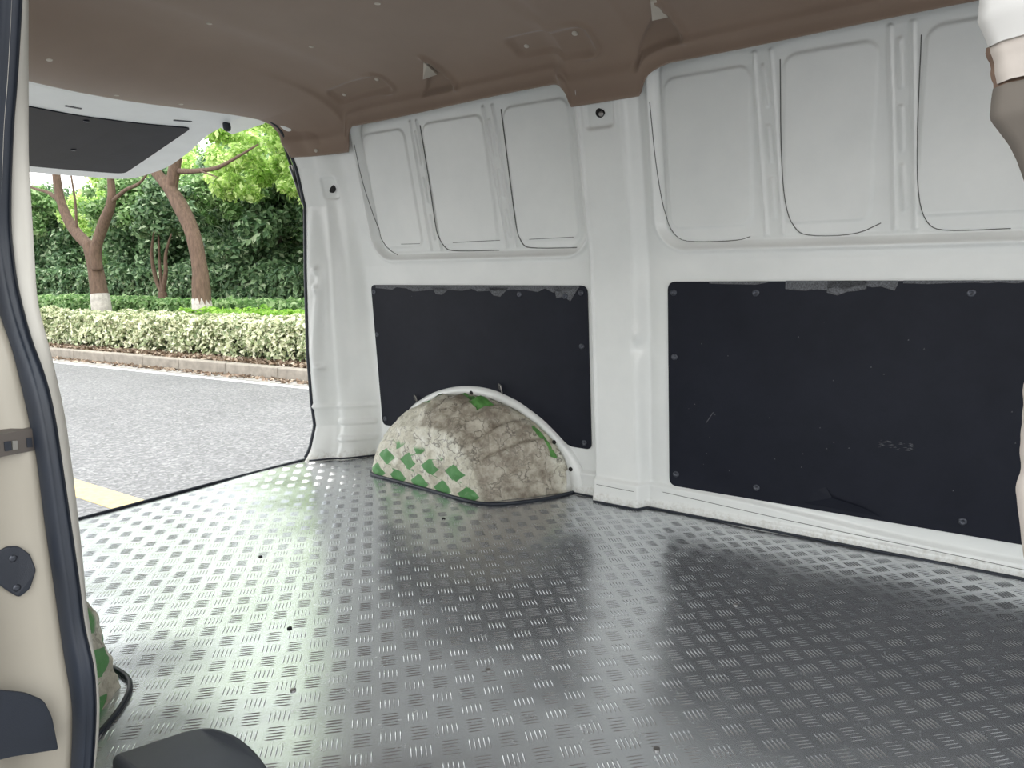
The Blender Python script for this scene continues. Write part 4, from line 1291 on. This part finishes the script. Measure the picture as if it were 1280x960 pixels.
hedge('lower lime green hedge strip between the pale hedge and the dark green one', -11.8, -3.0, 1.55, 2.2, VZ, VZ + 0.62, 16000, 0.05, M['leaf_lime'], bark=False)
hedge('plain dark green hedge standing behind the pale hedge and the trunks', -26, -4.0, 2.45, 3.4, VZ, VZ + 0.76, 40000, 0.07, M['leaf_mid'], amp=0.1)
hedge('dark understorey of shrubs filling the ground below the background trees', -34, -6.0, 6.4, 8.2, VZ, VZ + 1.5, 42000, 0.11, M['leaf_dark'], amp=0.25)
# dead leaves on the verge and in the gutter
n = 6000
x = -18 + 15 * rng.random(n); off = 0.16 + 0.45 * rng.random(n)
g = rng.random(n) < 0.22
off = np.where(g, -0.24 + 0.22 * rng.random(n) ** 0.4, off)
z = np.where(g, GZ + 0.012, VZ + 0.015 + 0.04 * rng.random(n))
lit = leaves('leaf_litter', np.stack([x, ky(x) + off, z], -1), np.tile([0, 0, 1.0], (n, 1)), 0.045, M['leaf_dead'], None)
tag(lit, 'brown dead leaves scattered along the kerb and under the hedge', 'leaves')

# --- trees
def tree(label, base, limbs, blobs, nleaf, lsize, leafmat, barkmat=None, white=None, extra=None, group=None):
    root = thing('tree', label, 'tree', base, group)
    for i, (pts, rad) in enumerate(limbs):
        m = MB()
        # smooth the path
        P = [Vector(p) for p in pts]
        path, rr = [], []
        for a in range(len(P) - 1):
            p0, p1, p2, p3 = P[max(0, a - 1)], P[a], P[a + 1], P[min(len(P) - 1, a + 2)]
            for k in range(5):
                s = k / 5
                path.append(0.5 * ((2 * p1) + (-p0 + p2) * s + (2 * p0 - 5 * p1 + 4 * p2 - p3) * s * s + (-p0 + 3 * p1 - 3 * p2 + p3) * s ** 3))
                rr.append(rad[a] + (rad[a + 1] - rad[a]) * s)
        path.append(P[-1]); rr.append(rad[-1])
        rr = [q * (1 + 0.10 * mn.noise(p * 2.5)) for p, q in zip(path, rr)]
        m.tube(path, rr, 12 if rad[0] > 0.06 else 6)
        adopt(m.build('trunk' if i == 0 else 'branch', barkmat or M['bark'], None, True), root)
    if white:
        m = MB(); m.tube(white[0], white[1], 14)
        adopt(m.build('limewash_band', M['bark_w'], None, True), root)
    if blobs:
        C_, N_ = blob_points(nleaf, blobs)
        leaves('foliage', C_, N_, lsize, leafmat, root)
    if extra:
        C_, N_ = blob_points(extra[1], extra[0])
        leaves('foliage', C_, N_, lsize * 0.9, extra[2], root)
    return root
def clumps(c, r, n, cr, seed, flat=0.75):
    rr = np.random.default_rng(seed)
    out = []
    for _ in range(n):
        d = rr.normal(size=3); d /= np.linalg.norm(d); q = rr.random() ** 0.4
        s = cr * rr.uniform(0.7, 1.3)
        out.append((c[0] + d[0] * r[0] * q, c[1] + d[1] * r[1] * q, c[2] + d[2] * r[2] * q, s, s, s * flat))
    return out
yB = 7.05; kB = yB / 6.9
def S(p, k): return (p[0] * k, p[1] * k, EYE + (p[2] - EYE) * k)
def up(L, k): return [S(p, k) for p in L]
tb = up([(-11.0, 6.9, -0.62), (-11.06, 6.9, 0.0), (-11.07, 6.9, 0.50), (-11.07, 6.9, 0.90), (-11.22, 6.9, 1.50), (-11.53, 6.88, 2.0), (-11.88, 6.85, 2.42)], kB)
tree('large brown tree with leaning trunk and limewashed foot, nearest the rear pillar', tb[0],
     [(tb, [0.18, 0.165, 0.150, 0.138, 0.132, 0.128, 0.112]),
      (up([(-11.80, 6.86, 2.30), (-12.10, 6.8, 2.60), (-12.6, 6.7, 3.0), (-13.2, 6.5, 3.5)], kB), [0.11, 0.09, 0.07, 0.04]),
      (up([(-11.75, 6.88, 2.25), (-11.58, 6.9, 2.70), (-11.48, 6.95, 3.15), (-11.3, 7.0, 3.9)], kB), [0.11, 0.10, 0.085, 0.05]),
      (up([(-11.54, 6.92, 2.55), (-11.0, 6.9, 2.50), (-10.4, 6.9, 2.50), (-9.9, 6.9, 2.60), (-9.3, 6.9, 2.75)], kB), [0.05, 0.04, 0.035, 0.025, 0.012]),
      (up([(-10.9, 6.9, 2.50), (-10.5, 6.8, 2.40), (-10.1, 6.7, 2.30)], kB), [0.02, 0.015, 0.008])],
     clumps((-10.0, 8.9, 3.2), (3.7, 1.0, 1.25), 170, 0.30, 3, 0.6) + clumps((-10.5, 7.5, 5.6), (4.0, 2.0, 1.0), 62, 0.30, 4, 0.6), 44000, 0.075, M['leaf_bright'],  # upper clumps, out of view, added to dim sky glare on the floor
     white=(up([(-11.0, 6.9, -0.62), (-11.06, 6.9, 0.0), (-11.08, 6.9, 0.37)], kB), [0.200, 0.182, 0.166]))
ta = up([(-14.72, 7.0, -0.55), (-14.78, 7.0, 0.02), (-14.86, 7.0, 0.70), (-14.95, 7.0, 1.15), (-15.05, 7.0, 1.43)], 1.0)
tree('forked brown tree with limewashed foot on the left, beneath the tailgate', ta[0],
     [(ta, [0.19, 0.17, 0.155, 0.15, 0.15]),
      ([(-15.0, 7.0, 1.35), (-15.70, 7.0, 1.78), (-16.12, 7.0, 2.37), (-16.25, 7.0, 3.2), (-16.2, 6.9, 4.0)], [0.12, 0.11, 0.09, 0.07, 0.04]),
      ([(-14.75, 6.97, 0.9), (-14.72, 6.95, 1.3), (-14.42, 7.0, 1.80), (-14.05, 7.0, 2.20), (-14.0, 7.0, 2.75), (-14.1, 7.0, 3.6)], [0.11, 0.115, 0.10, 0.085, 0.06, 0.04]),
      ([(-16.1, 7.0, 2.3), (-16.6, 7.0, 2.55), (-17.3, 7.0, 2.7), (-18.0, 7.0, 2.9)], [0.05, 0.04, 0.03, 0.015]),
      ([(-14.05, 7.0, 2.2), (-13.5, 7.0, 2.38), (-12.9, 7.0, 2.5), (-12.3, 7.0, 2.9)], [0.045, 0.035, 0.025, 0.012]),
      ([(-16.25, 7.0, 2.9), (-16.8, 7.0, 3.1), (-17.5, 7.0, 3.3)], [0.035, 0.025, 0.012]),
      ([(-15.55, 7.0, 1.75), (-15.5, 7.0, 2.3), (-15.6, 7.0, 3.0)], [0.03, 0.025, 0.015])],
     clumps((-16.5, 7.2, 5.2), (4.2, 2.0, 1.2), 75, 0.28, 9, 0.6), 11000, 0.085, M['leaf_mid'],  # crown above the view, density set to dim glare on the floor
     white=([(-14.72, 7.0, -0.55), (-14.78, 7.0, 0.02), (-14.82, 7.0, 0.42)], [0.21, 0.19, 0.176]))
tree('small thin forked tree between the two large trunks, behind the hedges', (-17.75, 10.0, -0.5),
     [([(-17.75, 10, -0.5), (-17.80, 10, 0.1), (-17.82, 10, 0.41)], [0.13, 0.12, 0.11]),
      ([(-17.82, 10, 0.38), (-18.08, 10, 0.75), (-18.2, 10, 1.4), (-18.0, 10, 2.0)], [0.07, 0.055, 0.04, 0.02]),
      ([(-17.82, 10, 0.38), (-17.6, 10, 0.9), (-17.52, 10, 1.4), (-17.2, 10, 1.9)], [0.07, 0.055, 0.04, 0.02]),
      ([(-17.82, 10, 0.40), (-17.85, 10, 1.1), (-17.8, 10, 1.9)], [0.05, 0.04, 0.02])],
     clumps((-17.7, 10.2, 2.5), (1.2, 0.8, 0.7), 30, 0.25, 21), 3500, 0.09, M['leaf_dark'])
BG = [  # x, y, height, radius, colour, seed
 (-35.0, 14.5, 5.2, 3.2, 0), (-30.0, 13.0, 5.4, 2.6, 0), (-26.0, 13.6, 5.0, 2.4, 1), (-22.6, 12.6, 5.2, 2.3, 0), (-19.4, 13.2, 5.2, 2.2, 0),
 (-16.4, 12.4, 5.4, 2.2, 0), (-13.6, 13.0, 5.4, 2.1, 0), (-10.8, 12.6, 5.2, 2.2, 1), (-28.0, 19.0, 8.0, 3.6, 1), (-21.5, 18.5, 8.2, 3.4, 2), (-16.0, 17.0, 7.6, 3.0, 2), (-36.0, 21.0, 8.5, 4.2, 1), (-11.5, 17.5, 7.6, 3.0, 2)]
names = ['dense dark green evergreen tree', 'mid green leafy tree in the background belt', 'tall light green tree at the back against the sky']
where = ['farthest left, beyond the forked tree', 'left of the forked tree', 'just behind the forked trunk', 'between the two large trunks', 'left behind the leaning trunk',
         'right behind the leaning trunk', 'beside the rear pillar', 'hidden mostly by the rear pillar', 'rising above the forked tree', 'above the gap between trunks', 'rising right of the leaning trunk', 'rising at far left', 'rising behind the rear pillar']
for i, (x, y, h, r, c) in enumerate(BG):
    dark = c == 0
    mats = [M['leaf_dark'], M['leaf_mid'], M['leaf_bright']]
    zc = GZ + h * 0.50
    bl = clumps((x, y, zc), (r * 0.95, r * 0.55, h * 0.50), 105, r * 0.22, 50 + i, 0.75)
    if c == 2: bl = [b for b in bl if b[2] > 0.8]
    tree(names[c].replace(' behind the hedges', '') + ', ' + where[i], (x, y, GZ + 0.1),
         [([(x, y, GZ + 0.1), (x + 0.1, y, zc - 0.5), (x, y, zc + h * 0.3)], [0.16, 0.12, 0.05]), ([(x, y, 0.3), (x - r * 0.4, y - 0.2, zc)], [0.07, 0.03]), ([(x, y, 0.5), (x + r * 0.4, y - 0.2, zc + 0.3)], [0.07, 0.03])],
         bl, 17000 if dark else 14000, 0.11 if y < 15 else 0.16, mats[c], M['bark_dark'],
         extra=(clumps((x, y - r * 0.5, zc + h * 0.22), (r * 0.8, r * 0.3, h * 0.15), 30, r * 0.16, 90 + i), 4500, M['leaf_mid' if dark else 'leaf_bright']), group='background trees')
